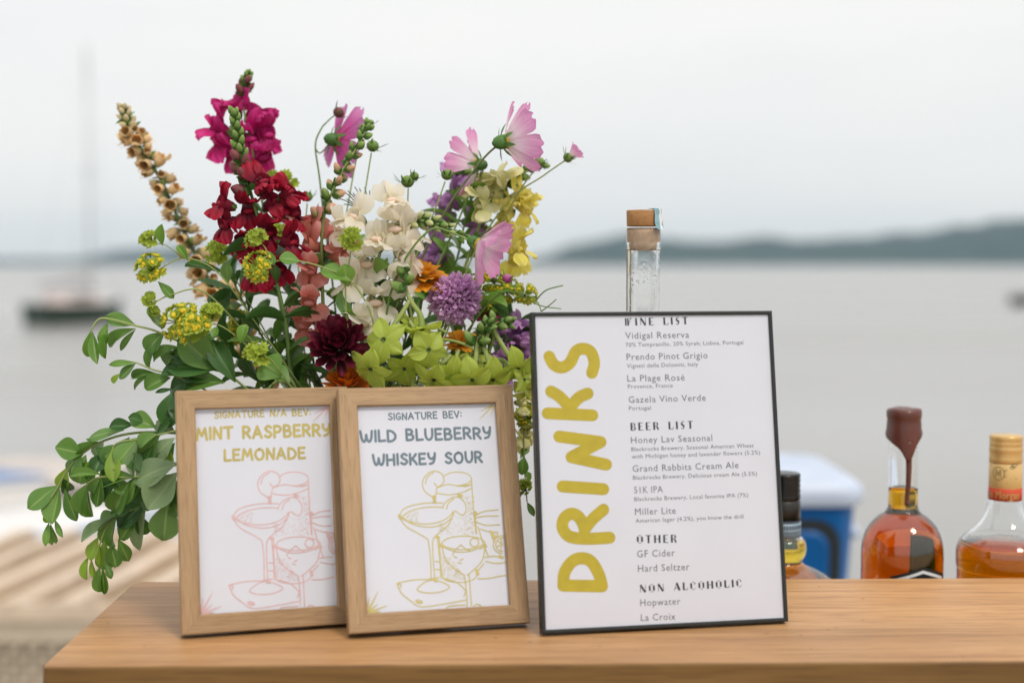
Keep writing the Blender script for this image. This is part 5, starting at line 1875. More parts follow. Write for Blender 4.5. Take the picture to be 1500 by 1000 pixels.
b = Stem('foliage_branch', 'lowest leafy branch hanging down over the left end of the counter', 'foliage', [(320, 690, 1.33), (250, 712, 1.32), (218, 733, 1.315), (195, 746, 1.315), (172, 755, 1.315), (156, 772, 1.31), (147, 795, 1.31), (142, 815, 1.31)], .0013, .0007, 'stem_pale')
for q in [((172, 754), (140, 765), 26), ((172, 754), (154, 801), 25), ((170, 756), (127, 792), 13, 'leaf_grey'), ((220, 728), (180, 768), 28, 'leaf_dark'), ((216, 733), (186, 802), 18, 'leaf_grey'), ((205, 740), (176, 785), 26), ((195, 742), (166, 752), 20, 'leaf_dark'), ((144, 786), (132, 816), 14, 'leaf_young'), ((146, 796), (146, 826), 7, 'leaf_young'), ((153, 791), (151, 838), 19, 'leaf_mid'), ((163, 796), (168, 828), 19), ((173, 789), (188, 820), 15), ((130, 815), (121, 843), 10, 'leaf_young'), ((134, 817), (138, 846), 8, 'leaf_young'), ((147, 828), (145, 866), 13), ((150, 830), (153, 866), 8, 'leaf_mid'), ((156, 825), (162, 845), 8), ((140, 805), (128, 800), 8, 'leaf_young'), ((200, 750), (214, 780), 16, 'leaf_dark')]:
    leaf_px(b, *q[:3], 1.312, q[3] if len(q) > 3 else 'leaf')
b = Stem('foliage_branch', 'branch with nodding tip and narrow leaflets beside the yellow umbels on the left', 'foliage', [(380, 580, 1.35), (310, 525, 1.335), (262, 500, 1.33), (226, 484, 1.325), (199, 477, 1.325), (160, 467, 1.325), (144, 468, 1.325), (133, 484, 1.325)], .0014, .0008, 'stem_pale')
for q in [((199, 476), (159, 464), 16), ((199, 481), (157, 501), 14), ((199, 482), (176, 510), 8), ((158, 472), (144, 502), 14, 'leaf_mid'), ((156, 485), (152, 519), 10, 'leaf_mid'), ((133, 484), (127, 521), 12, 'leaf_mid'), ((135, 485), (143, 529), 12), ((132, 487), (133, 523), 8, 'leaf_mid'), ((241, 487), (214, 510), 20), ((240, 494), (210, 531), 13), ((264, 509), (225, 517), 16), ((265, 516), (236, 532), 20), ((217, 452), (237, 480), 11, 'leaf_grey'), ((320, 544), (268, 496), 34, 'leaf'), ((318, 541), (252, 533), 32, 'leaf_dark'), ((326, 547), (288, 494), 28), ((345, 560), (312, 505), 24, 'leaf_dark'), ((300, 530), (255, 520), 26, 'leaf_dark'), ((330, 560), (262, 556), 26, 'leaf'), ((315, 556), (268, 545), 26, 'leaf_dark')]:
    leaf_px(b, *q[:3], 1.33, q[3] if len(q) > 3 else 'leaf')
b = Stem('foliage_branch', 'short dark branch with two leaf tips poking out above the left frame corner', 'foliage', [(360, 600, 1.34), (290, 565, 1.33), (250, 548, 1.325), (226, 542, 1.325), (199, 531, 1.325), (181, 529, 1.325)], .0012, .0007, 'stem_pale')
for q in [((199, 531), (163, 532), 8, 'leaf_mid'), ((199, 532), (176, 551), 16), ((176, 547), (164, 559), 7, 'leaf_young'), ((230, 547), (192, 549), 11), ((228, 547), (195, 561), 5), ((250, 553), (215, 563), 19), ((254, 569), (230, 576), 6, 'leaf_dark'), ((275, 548), (240, 545), 22, 'leaf_dark'), ((285, 560), (250, 566), 24, 'leaf_dark'), ((258, 570), (244, 618), 26, 'leaf_dark'), ((272, 560), (262, 612), 24, 'leaf_dark')]:
    leaf_px(b, *q[:3], 1.325, q[3] if len(q) > 3 else 'leaf')

# ---------- dark greenery that fills the heart of the bunch
FILL = [([(440, 590, 1.40), (400, 520, 1.42), (360, 450, 1.43), (335, 395, 1.43)], 22, 'leaf_dark', 'dark leafy spray behind the crimson snapdragon, left of its stem'),
        ([(470, 590, 1.40), (455, 510, 1.42), (430, 440, 1.43), (405, 400, 1.43)], 16, 'leaf_dark', 'dark leafy spray between the salmon and crimson snapdragons'),
        ([(520, 590, 1.40), (520, 500, 1.42), (505, 420, 1.43), (500, 370, 1.43)], 18, 'leaf_mid', 'mid green spray behind the white snapdragon'),
        ([(560, 590, 1.40), (590, 510, 1.42), (600, 450, 1.43), (585, 400, 1.43)], 18, 'leaf_dark', 'dark spray behind the lime tubes and under the orange zinnia'),
        ([(590, 600, 1.40), (650, 540, 1.42), (690, 480, 1.43), (705, 430, 1.43)], 24, 'leaf_mid', 'mid green spray beneath the lavender pompom flower'),
        ([(600, 610, 1.41), (690, 560, 1.43), (735, 510, 1.44), (752, 470, 1.44)], 20, 'leaf_dark', 'dark spray close to the top left corner of the black sign'),
        ([(420, 600, 1.39), (380, 560, 1.40), (350, 520, 1.41), (322, 490, 1.41)], 18, 'leaf_dark', 'dark leafy spray above the left oak frame'),
        ([(470, 600, 1.39), (430, 565, 1.40), (415, 530, 1.40), (400, 490, 1.40)], 18, 'leaf_mid', 'bright leafy spray behind the burgundy dahlia'),
        ([(600, 440, 1.46), (660, 400, 1.47), (680, 330, 1.47), (690, 290, 1.47)], 20, 'leaf_mid', 'pale leafy spray among the yellow snapdragon stems')]
for pts, n, mat, lab in FILL:
    b = Stem('greenery_spray', lab, 'foliage', pts, .0018, .0009, 'stem', 'greenery filling the bouquet')
    stem_leaves(b, 0.02, 1.0, n, mat, .042, .013, rb.uniform(0, 6), src=LEAF)

# ---------- tan foxglove spire, far left
b = Stem('foxglove', 'tall arching foxglove spire with tan bells at the far left of the bouquet', 'flower', [(430, 570, 1.46), (365, 500, 1.49), (312, 420, 1.51), (268, 335, 1.52), (236, 265, 1.52), (205, 215, 1.52), (188, 182, 1.52), (181, 158, 1.52)], .0032, .0012, 'stem_dark')


def bell_mesh(seed):
    rr = random.Random(seed)
    mb = MB()
    prof = [(.0012, 0), (.0040, .0018), (.0060, .0055), (.0066, .0095), (.0058, .0130), (.0064, .0145)]
    n = 12
    vs, uv, fs = [], [], []
    for j, (r, y) in enumerate(prof):
        for i in range(n):
            a = 2 * math.pi * i / n
            k = 1 + (.10 * math.cos(5 * a + seed) if j > 3 else 0)
            vs.append((r * k * math.cos(a), y + (.0012 * math.cos(5 * a + seed) if j > 3 else 0), r * k * .9 * math.sin(a)))
            uv.append((i / n, j / 5))
    for j in range(len(prof) - 1):
        for i in range(n): fs.append((j * n + i, j * n + (i + 1) % n, (j + 1) * n + (i + 1) % n, (j + 1) * n + i))
    mb.add(vs, fs, uv)
    vs = [(x * .86, y - .0004, z * .86) for x, y, z in vs]
    mb.add(vs, [f[::-1] for f in fs], uv, 1)
    blade(mb, .009, .010, lambda t: max(.3, math.sin(math.pi * (.2 + .7 * t))), 4, 4, curl=.7, M=Matrix.Translation((0, .0125, -.006)) @ Matrix.Rotation(R(-18), 4, 'X'))
    for i in range(4):
        blade(mb, .007, .004, lance, 2, 3, curl=.3, M=Matrix.Rotation(math.pi / 2 * i, 4, 'Y') @ Matrix.Translation((0, -.001, .002)) @ Matrix.Rotation(R(20), 4, 'X'), mi=2)
    return mb.mesh('bell', [M['tan'], M['tan_dark'], M['calyx']])


BELL = [bell_mesh(i) for i in range(3)]
nb = 70
for i in range(nb):
    f = i / (nb - 1)
    p, d = b.at(.05 + .77 * f)
    a = i * R(137.5)
    u = d.cross(Vector((0, 1, 0))).normalized()
    v = d.cross(u)
    side = u * math.cos(a) + v * math.sin(a)
    dd = (side + Vector((rb.uniform(-.3, .3), -.15 + rb.uniform(-.3, .3), rb.uniform(-.5, .35)))).normalized()
    b.put('bell', BELL[i % 3], basis(dd, (0, 0, 1), p + side * .003, (1.08 - .32 * f) * rb.uniform(.65, 1.25)))
buds(b, .80, .99, 17, 'tan_bud', None, .013, .0085, 0, .9)
stem_leaves(b, .1, .9, 44, 'leaf_mid', .013, .0045)
buds(b, .12, .82, 22, 'tan_bud', 'bud_green', .011, .009, 2, .95)

# ---------- snapdragons
b = Stem('snapdragon', 'tall magenta snapdragon, blurred, rising highest behind the crimson one', 'flower', [(430, 560, 1.46), (408, 430, 1.48), (385, 300, 1.49), (366, 200, 1.49), (356, 150, 1.49), (364, 108, 1.49)], .0024, .0009)
blossoms(b, [(318, 186, 150, .2), (322, 205, 200, .3), (342, 155, 110, .3), (372, 164, 50, .3), (390, 196, -10, .3), (366, 200, -60, .7), (337, 222, 220, .3), (384, 226, -60, .3)], 'magenta', 1.49, 1.12)
buds(b, .84, .93, 5, 'maroon', None, .015, .010, 1, .5)
buds(b, .92, .995, 7, 'bud_green', None, .009, .006, 0, .4)
stem_leaves(b, .05, .5, 7)
b = Stem('snapdragon', 'crimson snapdragon with a plump green bud tip in front of the magenta one', 'flower', [(430, 560, 1.37), (418, 470, 1.365), (396, 380, 1.36), (368, 285, 1.36), (352, 225, 1.36), (343, 164, 1.36)], .0026, .0012)
blossoms(b, [(326, 298, 160, .3), (330, 328, 205, .4), (364, 306, -60, .7), (400, 296, 35, .4), (422, 282, 40, .3), (392, 340, -30, .6), (356, 350, 230, .6), (426, 354, 0, .3), (408, 392, -60, .5), (380, 372, -100, .7), (428, 312, 0, .3), (385, 268, 60, .5), (372, 398, -110, .5)], 'crimson', 1.36, .98)
buds(b, .60, .76, 9, 'maroon', None, .020, .015, .5, .75)
buds(b, .72, .985, 22, 'bud_green', None, .013, .009, 0, .42)
stem_leaves(b, .05, .45, 9, 'leaf_dark', .045, .009)
b = Stem('snapdragon', 'salmon pink snapdragon with a long leaning spike of pink tipped buds', 'flower', [(490, 570, 1.38), (476, 480, 1.375), (472, 400, 1.37), (474, 320, 1.37), (496, 262, 1.375), (524, 214, 1.38), (541, 183, 1.385)], .0024, .0010, 'stem_pale')
blossoms(b, [(446, 328, 110, .2), (454, 360, 170, .4), (490, 352, 60, .5), (500, 374, -5, .3), (455, 394, 250, .5), (454, 440, 250, .6), (444, 474, 215, .4), (472, 490, -95, .4)], 'salmon', 1.375, 1.05)
buds(b, .50, .98, 22, 'bud_pink', 'bud_green', .0155, .0085, 0, .75)
stem_leaves(b, .02, .4, 8, 'leaf_dark', .04, .009)
b = Stem('snapdragon', 'white snapdragon flushed with peach, its green bud spike bending to the right', 'flower', [(520, 570, 1.36), (532, 490, 1.352), (545, 420, 1.35), (562, 356, 1.35), (590, 326, 1.35), (625, 324, 1.35), (655, 334, 1.35), (690, 354, 1.35)], .0024, .0009, 'stem_pale')
blossoms(b, [(520, 318, 140, .6), (500, 332, 190, .4), (574, 296, 80, .5, 'ivory'), (578, 332, -60, .9), (600, 340, 0, .3), (538, 384, -100, .9), (592, 374, -30, .7), (586, 404, -60, .5), (512, 410, 200, .6), (550, 440, -85, .95), (530, 470, -100, .5), (552, 352, 100, .6)], 'ivory', 1.35, 1.06)
buds(b, .58, .97, 20, 'bud_cream', 'bud_green', .0135, .0075, 0, .6)
stem_leaves(b, .02, .35, 7, 'leaf_mid', .04, .01)
b = Stem('snapdragon', 'yellow and cream snapdragon, blurred, at the right side of the bouquet', 'flower', [(600, 560, 1.43), (655, 460, 1.45), (692, 360, 1.46), (716, 295, 1.46), (752, 262, 1.46), (796, 240, 1.46)], .0026, .0010, 'stem_pale')
blossoms(b, [(722, 285, 170, .5, 'cream'), (732, 262, 110, .3, 'cream'), (705, 300, 200, .4, 'cream'), (764, 284, 30, .3), (770, 306, -30, .3), (740, 318, 220, .5), (760, 362, -5, .3), (754, 378, -80, .4), (700, 275, 140, .3, 'cream'), (745, 296, 80, .4)], 'yellow', 1.455, 1.0)
buds(b, .72, .98, 10, 'bud_green', None, .014, .009, 0, .6)
stem_leaves(b, .1, .6, 10, 'leaf_mid', .03, .009)
b = Stem('snapdragon', 'mauve snapdragon, blurred, behind the white bud spike', 'flower', [(590, 550, 1.45), (636, 440, 1.48), (650, 350, 1.49), (672, 270, 1.49), (690, 232, 1.49)], .0024, .0010, 'stem_pale')
blossoms(b, [(660, 290, 130, .3), (648, 318, 190, .3), (632, 366, 170, .4), (640, 390, -80, .5), (698, 325, 0, .3), (672, 262, 60, .3)], 'mauve', 1.485, 1.1)
buds(b, .8, .99, 10, 'bud_green', None, .012, .008)
stem_leaves(b, .1, .7, 12, 'leaf_mid', .026, .008)
b = Stem('snapdragon', 'mauve snapdragon tucked behind the upper left corner of the black sign', 'flower', [(620, 590, 1.42), (700, 560, 1.43), (744, 520, 1.43), (768, 480, 1.43)], .0022, .0010)
blossoms(b, [(744, 500, 90, .3), (768, 492, 80, .3), (745, 528, 250, .3), (768, 515, -20, .3), (740, 545, 200, .3), (758, 480, 90, .2)], 'mauve', 1.43, 1.05)

# ---------- cosmos
def cosmos_petals(n_petal, mat, seed):
    out = []
    rr = random.Random(seed)
    for i in range(n_petal):
        mb = MB()
        def pr(t): return ptl(t)
        blade(mb, .033, .0205, pr, 8, 9, curl=rr.uniform(-.15, .45), fold=R(rr.uniform(-4, 8)), wave=.0008, wn=2.2, ph=rr.uniform(0, 6))
        # notched tip
        k = 9
        for i_, p in enumerate(mb.v[-9:]):
            mb.v[len(mb.v) - 9 + i_] = p + Vector((0, .0016 * math.sin(i_ / 8 * math.pi * 3 + .5) - .001, 0))
        out.append(mb.mesh('petal', M[mat]))
    return out


CP = cosmos_petals(4, 'cosmos', 2)
CPD = cosmos_petals(3, 'cosmos_deep', 3)


def calyx_mesh():
    mb = MB()
    lathe(mb, [(.0012, -.009), (.0040, -.007), (.0058, -.003), (.0060, .001), (.0045, .003), (.0004, .0032)], 12)
    for i in range(8):
        blade(mb, .012, .0035, lance, 2, 4, curl=.5, M=Matrix.Rotation(R(45) * i, 4, 'Z') @ Matrix.Translation((0, .004, -.002)) @ Matrix.Rotation(R(rb.uniform(-15, 30)), 4, 'X'))
    return mb.mesh('calyx', M['calyx'])


CAL = calyx_mesh()
mb = MB()
lathe(mb, [(.0003, .0062), (.003, .0058), (.0052, .0042), (.0058, .002), (.0058, 0)], 14)
rr_ = random.Random(1)
for i in range(40):
    a, r = rr_.uniform(0, 6.28), .0052 * math.sqrt(rr_.random())
    ball(mb, (r * math.cos(a), r * math.sin(a), .0055 - r * .3), .0007, nu=6, nv=4)
DISC = mb.mesh('disc', M['pollen'])


def cosmos_head(st, px, py, Y, d, open_=80, n=8, src=CP, sc=1.0, skip=(), spin=0.0):
    c = at(px, py, Y)
    Mx = zbasis(d, c, sc, spin)
    st.put('calyx', CAL, Mx)
    st.put('disc', DISC, Mx @ Matrix.Translation((0, 0, .001)))
    for i in range(n):
        if i in skip: continue
        st.put('petal', rb.choice(src), Mx @ Matrix.Rotation(2 * math.pi * i / n, 4, 'Z') @ Matrix.Translation((0, .0032, .002)) @ Matrix.Rotation(R(90 - open_ + rb.uniform(-7, 7)), 4, 'X') @ Matrix.Rotation(R(rb.uniform(-12, 12)), 4, 'Y'))


def spiky_bud(st, px, py, Y, d, sc=1.0, mat='bud_green', spikes=9):
    c = at(px, py, Y)
    mb = MB()
    ball(mb, (0, 0, 0), .0052, 0, (1, 1, .92), 10, 7)
    rr = random.Random(px)
    for i in range(spikes):
        a = 2 * math.pi * i / spikes
        blade(mb, rr.uniform(.008, .014), .0022, lance, 2, 3, curl=rr.uniform(-.3, .5), M=Matrix.Rotation(a, 4, 'Z') @ Matrix.Translation((0, .003, -.002)) @ Matrix.Rotation(R(rr.uniform(-10, 60)), 4, 'X'), mi=1)
    return st.put('bud', mb.mesh('bud', [M[mat], M['calyx']]), zbasis(d, c, sc))


b = Stem('cosmos', 'large pink cosmos seen from behind its green cup, highest at the right', 'flower', [(560, 520, 1.37), (590, 440, 1.38), (622, 370, 1.39), (655, 305, 1.395), (690, 255, 1.40), (716, 224, 1.40), (737, 208, 1.40)], .0015, .0010, 'stem_dark')
cosmos_head(b, 737, 208, 1.40, (.88, .30, .16), 64, 8, CP, 1.25, spin=.3)
b = Stem('cosmos', 'smaller pink cosmos just left of the large one, turned left', 'flower', [(570, 520, 1.42), (620, 430, 1.43), (668, 330, 1.44), (696, 262, 1.44), (702, 240, 1.44)], .0014, .0009)
cosmos_head(b, 702, 241, 1.44, (-.75, .45, .1), 62, 8, CP, 1.05, skip=(2, 5))
b = Stem('cosmos', 'deep pink cosmos and buds on a hooked stem, blurred, left of centre at the top', 'flower', [(500, 560, 1.44), (490, 440, 1.46), (476, 330, 1.48), (468, 260, 1.48), (462, 212, 1.48), (472, 186, 1.48)], .0014, .0008)
b.twig([at(462, 218, 1.48), at(470, 224, 1.48), at(486, 206, 1.48)], .0009)
cosmos_head(b, 489, 205, 1.48, (.66, .42, -.10), 74, 8, CPD, 1.22, skip=(4,), spin=.4)
b.twig([at(472, 186, 1.48), at(484, 174, 1.48), at(495, 166, 1.48)], .0008)
spiky_bud(b, 496, 165, 1.48, (.6, 0, .6), 1.15, 'maroon', 7)
b = Stem('cosmos', 'half closed pink cosmos, sharp, nodding right above the lavender pompom', 'flower', [(560, 500, 1.34), (572, 430, 1.335), (598, 372, 1.33), (632, 336, 1.33), (660, 340, 1.33), (682, 350, 1.33), (695, 355, 1.33)], .0012, .0009, 'stem')
cosmos_head(b, 697, 356, 1.33, (.72, -.30, -.36), 56, 9, CP, 1.05, spin=.2)
spiky = [('cosmos_bud', 'thin stemmed green cosmos bud above the white snapdragon', (655, 256), 1.41, [(560, 500, 1.40), (600, 400, 1.41), (636, 310, 1.41), (652, 266, 1.41)], (0, -.1, 1), 1.15, 'bud_green'),
         ('cosmos_bud', 'spiky green cosmos bud nearest the cream top blossom', (597, 266), 1.42, [(550, 500, 1.40), (572, 400, 1.42), (594, 320, 1.42), (598, 276, 1.42)], (-.1, -.1, 1), 1.3, 'bud_green'),
         ('cosmos_bud', 'pink cosmos bud just opening, farthest right at the top', (832, 231), 1.42, [(640, 520, 1.42), (690, 380, 1.43), (745, 295, 1.42), (795, 258, 1.42), (828, 235, 1.42)], (.7, 0, .5), 1.0, 'bud_green'),
         ('cosmos_bud', 'closed pink cosmos bud between the yellow blossoms and the black sign', (743, 408), 1.37, [(600, 540, 1.38), (660, 470, 1.37), (700, 400, 1.37), (722, 394, 1.37), (738, 404, 1.37)], (.2, -.2, .8), .95, 'cosmos_deep'),
         ('cosmos_bud', 'green cosmos bud beside the tip of the leaning pink bud spike', (546, 214), 1.44, [(520, 500, 1.42), (520, 380, 1.43), (535, 280, 1.44), (544, 224, 1.44)], (.2, 0, 1), 1.25, 'bud_green'),
         ('cosmos_bud', 'green cosmos bud standing right of the crimson blossoms', (450, 288), 1.45, [(470, 540, 1.42), (455, 420, 1.44), (448, 340, 1.45), (450, 298, 1.45)], (0, 0, 1), 1.1, 'bud_green'),
         ('cosmos_bud', 'round green cosmos bud right behind the large pink petals', (790, 238), 1.43, [(640, 540, 1.43), (700, 400, 1.44), (755, 290, 1.43), (786, 246, 1.43)], (.3, 0, 1), 1.1, 'bud_green'),
         ('cosmos_bud', 'dark green cosmos bud left of the bud spike tip', (533, 188), 1.46, [(510, 500, 1.43), (500, 380, 1.45), (515, 270, 1.46), (530, 198, 1.46)], (.1, 0, 1), 1.0, 'bud_green')]
for nm, lab, p, Y, pts, d, sc, mat in spiky:
    b = Stem(nm, lab, 'flower bud', pts, .0012, .0007, 'stem_pale', 'cosmos buds on thin stems')
    spiky_bud(b, p[0], p[1], Y, d, sc, mat)
    if p[0] == 832:
        Mx = zbasis(d, at(*p, Y), .42)
        for i in range(6):
            b.put('petal', rb.choice(CP), Mx @ Matrix.Rotation(R(60 * i), 4, 'Z') @ Matrix.Translation((0, .004, .004)) @ Matrix.Rotation(R(62 + rb.uniform(-8, 8)), 4, 'X'))
    if p[0] in (597, 533):
        spiky_bud(b, p[0] + 10, p[1] - 8, Y, (.4, 0, 1), sc * .7, mat)
b = Stem('feathery_sprig', 'thin feathery green sprig curling above the corner of the black sign', 'foliage', [(640, 540, 1.40), (720, 440, 1.39), (757, 428, 1.38), (785, 440, 1.37), (793, 456, 1.36)], .0011, .0006)
b.twig([at(785, 440, 1.37), at(800, 425, 1.37), at(825, 418, 1.37)], .0007)
b.twig([at(757, 430, 1.38), at(790, 447, 1.37), at(822, 452, 1.37)], .0006)
b.twig([at(793, 456, 1.36), at(806, 446, 1.36), at(815, 438, 1.36)], .0006)

# ---------- lime tobacco flowers
def star_mesh(seed):
    rr = random.Random(seed)
    mb = MB()
    for i in range(5):
        blade(mb, .0218 * rr.uniform(.85, 1.12), .0172 * rr.uniform(.85, 1.15), star, 6, 9, cup=rr.uniform(-.25, .3), curl=rr.uniform(-1.0, .25), fold=R(rr.uniform(-6, 14)), wave=.0011, wn=1.5, ph=rr.uniform(0, 6),
              M=Matrix.Rotation(R(72 * i + rr.uniform(-4, 4)), 4, 'Z') @ Matrix.Translation((0, .0018, 0)) @ Matrix.Rotation(R(rr.uniform(-16, 22)), 4, 'X'))
    lathe(mb, [(.0003, -.0006), (.0014, .0004), (.0019, .0012)], 10, mi=1)
    return mb.mesh('star_flower', [M['lime'], M['throat']])


STAR = [star_mesh(i) for i in range(9)]


def nicotiana(label, pts, fl, r=.0017):
    b = Stem('tobacco_flower', label, 'flower', pts, r, .0012, 'stem_pale', GRP)
    for px, py, Y, d, sc, tb in fl:
        c = at(px, py, Y)
        d = Vector(d).normalized()
        b.put('star_flower', rb.choice(STAR), zbasis(d, c, sc, rb.uniform(0, 1.2)))
        if tb:
            e = at(*tb)
            mb = MB()
            ctl = crom([c - d * .0005, c - d * .010 + Vector((0, 0, .003)), c.lerp(e, .6) - d * .004, e], 5)
            tube(mb, [q - b.o for q in ctl], .0033 * sc, .0018, 8)
            mb.build('flower_tube', M['lime_tube'], b.root)
    return b


b = nicotiana('lime green tobacco flowers with star faces beside the burgundy dahlia', [(600, 585, 1.33), (606, 520, 1.335), (604, 470, 1.33), (596, 425, 1.325), (592, 398, 1.325)],
          [(562, 497, 1.312, (-.08, -1, .12), 1.06, (600, 440, 1.326)), (543, 540, 1.314, (-.25, -.75, -.55), 1.0, (590, 486, 1.33)), (618, 482, 1.322, (.12, -.30, -.9), 1.0, (598, 432, 1.326)), (628, 512, 1.312, (.1, -.95, -.15), 1.02, (600, 470, 1.33)), (600, 470, 1.335, (-.5, .3, -.6), .7, None), (592, 540, 1.325, (.2, -.7, -.5), .95, None)])
buds(b, .75, .99, 5, 'bud_green', None, .016, .010, 0, .7)
leaf_px(b, (604, 428), (625, 434), 6, 1.325, 'leaf_mid')
b = nicotiana('lime green tobacco flowers in a low row above the right oak frame', [(640, 600, 1.35), (672, 560, 1.345), (690, 520, 1.34), (705, 490, 1.335), (716, 472, 1.335)],
          [(636, 556, 1.318, (-.1, -.55, -.7), .95, (660, 520, 1.34)), (662, 552, 1.322, (.15, -.8, -.35), .92, (672, 512, 1.34)), (692, 556, 1.318, (-.1, -.8, -.4), .95, (700, 500, 1.336)), (722, 556, 1.322, (.2, -.7, -.5), .95, (706, 492, 1.336)), (672, 528, 1.345, (-.3, -.3, .8), .7, None), (710, 532, 1.34, (.2, -.6, .5), .7, None)])
for pts in ([at(640, 497, 1.335), at(668, 500, 1.335), at(695, 512, 1.336), at(702, 530, 1.336)], [at(655, 488, 1.34), at(640, 480, 1.34), at(625, 478, 1.34)]):
    b.twig(pts, .0016, 'lime_tube', 'flower_tube')
buds(b, .6, .95, 7, 'bud_green', None, .017, .010, 0, .8)
b = nicotiana('lime green tobacco flowers with long pale tubes hanging at the gap between frame and sign', [(650, 600, 1.37), (700, 545, 1.36), (722, 500, 1.35), (722, 476, 1.345), (748, 472, 1.345)],
          [(758, 540, 1.335, (.5, -.6, -.45), .95, (722, 480, 1.345)), (742, 548, 1.345, (.2, -.4, -.8), .85, (712, 520, 1.35)), (772, 572, 1.345, (.35, -.4, -.8), .9, (740, 530, 1.35)), (768, 556, 1.34, (.7, -.5, .1), .8, None)])
for pts in ([at(722, 474, 1.34), at(714, 490, 1.338), at(708, 515, 1.336)], [at(714, 478, 1.34), at(702, 510, 1.338), at(696, 545, 1.335)]):
    b.twig(pts, .0021, 'lime_tube', 'flower_tube')
buds(b, .78, .99, 6, 'bud_green', None, .013, .008, 0, .7)

# ---------- yellow-green umbels of hare's ear
def umbel_mesh(seed, green=False):
    rr = random.Random(seed)
    mb = MB()
    for k in range(15):
        th = math.acos(1 - rr.random() * .85)
        ph = k * 2.4
        c = Vector((math.sin(th) * math.cos(ph), math.sin(th) * math.sin(ph), math.cos(th) * .8)) * .0125
        dd = (c + Vector((0, 0, .004))).normalized()
        Mx = zbasis(dd, c, 1.0, rr.uniform(0, 6))
        for i in range(6):
            blade(mb, .0062, .0044, lance, 2, 3, curl=.5, M=Mx @ Matrix.Rotation(R(60 * i), 4, 'Z') @ Matrix.Translation((0, .0004, 0)) @ Matrix.Rotation(R(22), 4, 'X'))
        if not green:
            for i in range(6):
                a = rr.uniform(0, 6.28)
                r = .0022 * rr.random()
                ball(mb, Mx @ Vector((r * math.cos(a), r * math.sin(a), .0018)), .0016, 1, nu=6, nv=4)
        tube(mb, [(0, 0, -.010), c * .5, c], .0005, n=4)
    for i in range(5):
        blade(mb, .013, .009, lance, 3, 4, curl=.3, M=Matrix.Rotation(R(72 * i), 4, 'Z') @ Matrix.Translation((0, .002, -.006)) @ Matrix.Rotation(R(20), 4, 'X'))
    return mb.mesh('umbel', [M['bup'], M['bup_eye']])


UMB = [umbel_mesh(i) for i in range(3)]
UMG = [umbel_mesh(7 + i, True) for i in range(2)]


def hares_ear(label, pts, heads, leaves=(), r=.0010):
    """heads: (px, py, Y, attach t, scale, green); leaves: round leaves (base, tip, width)"""
    b = Stem('umbel_sprig', label, 'flower', pts, r, r * .6, 'stem_pale', 'yellow green umbels of the bouquet')
    for px, py, Y, t, sc, gr in heads:
        c = at(px, py, Y)
        p, _ = b.at(t)
        d = (c - p).normalized() * .5 + Vector((0, -.75, .35)) if t < .999 else Vector((-.1, -.8, .4))
        if t < .999: b.twig([p, p.lerp(c, .5) + Vector((0, 0, .004)), c - d.normalized() * .006 * sc], r * .6, 'stem_pale')
        b.put('umbel', rb.choice(UMG if gr else UMB), zbasis(d, c, sc, rb.uniform(0, 6)))
    for q in leaves: leaf_px(b, q[0], q[1], q[2], q[3], q[4] if len(q) > 4 else 'leaf_mid')
    return b


hares_ear('yellow umbel sprig with two heads in front of the crimson blossoms', [(540, 570, 1.35), (548, 480, 1.33), (520, 418, 1.318), (480, 394, 1.312), (430, 381, 1.31), (402, 383, 1.31), (386, 388, 1.31)],
          [(379, 391, 1.308, 1.0, .98, False), (376, 351, 1.312, .86, .72, True)], [((440, 383), (413, 376), 21, 1.31), ((512, 412), (478, 388), 23, 1.315), ((395, 368), (400, 385), 8, 1.31), ((510, 420), (505, 392), 20, 1.32)])
hares_ear('large pair of joined yellow umbels low on the left over the dark leaves', [(430, 580, 1.35), (385, 530, 1.34), (355, 500, 1.325), (325, 478, 1.315), (305, 474, 1.31)],
          [(262, 472, 1.318, .97, 1.15, False), (286, 480, 1.308, 1.0, 1.15, False), (310, 460, 1.31, .93, .75, True), (274, 462, 1.322, .97, .8, False)], [((352, 503), (357, 478), 12, 1.32), ((318, 478), (312, 488), 9, 1.31)])
hares_ear('small yellow green umbel nodding just above the left frame', [(470, 590, 1.34), (430, 570, 1.325), (412, 545, 1.315), (398, 528, 1.31), (386, 520, 1.31)],
          [(377, 520, 1.308, 1.0, .85, True)], [((412, 552), (388, 530), 34, 1.318, 'leaf_mid'), ((425, 560), (398, 535), 26, 1.322, 'leaf')])
hares_ear('yellow umbels on a thin arching stem at the left, before the foxglove', [(450, 580, 1.37), (380, 480, 1.35), (320, 400, 1.335), (272, 378, 1.325), (240, 390, 1.32)],
          [(221, 393, 1.318, 1.0, .95, False), (219, 353, 1.322, .78, .68, True)], [((238, 360), (237, 332), 11, 1.325, 'leaf_mid'), ((231, 412), (253, 434), 11, 1.32, 'leaf'), ((275, 382), (262, 360), 9, 1.325, 'leaf_mid')])
hares_ear('tiny green sprig below the arching umbel stem, far left', [(440, 580, 1.37), (370, 500, 1.35), (300, 428, 1.33), (250, 432, 1.325), (226, 444, 1.32)],
          [(220, 440, 1.32, 1.0, .55, True), (226, 455, 1.32, .97, .45, True)], [((224, 470), (220, 452), 8, 1.32, 'leaf_mid')])
hares_ear('green umbel held up in front of the white blossoms', [(520, 580, 1.35), (512, 500, 1.335), (506, 430, 1.325), (512, 380, 1.32), (515, 362, 1.318)],
          [(516, 353, 1.316, 1.0, .85, True)], [((510, 470), (500, 430), 16, 1.33, 'leaf')])
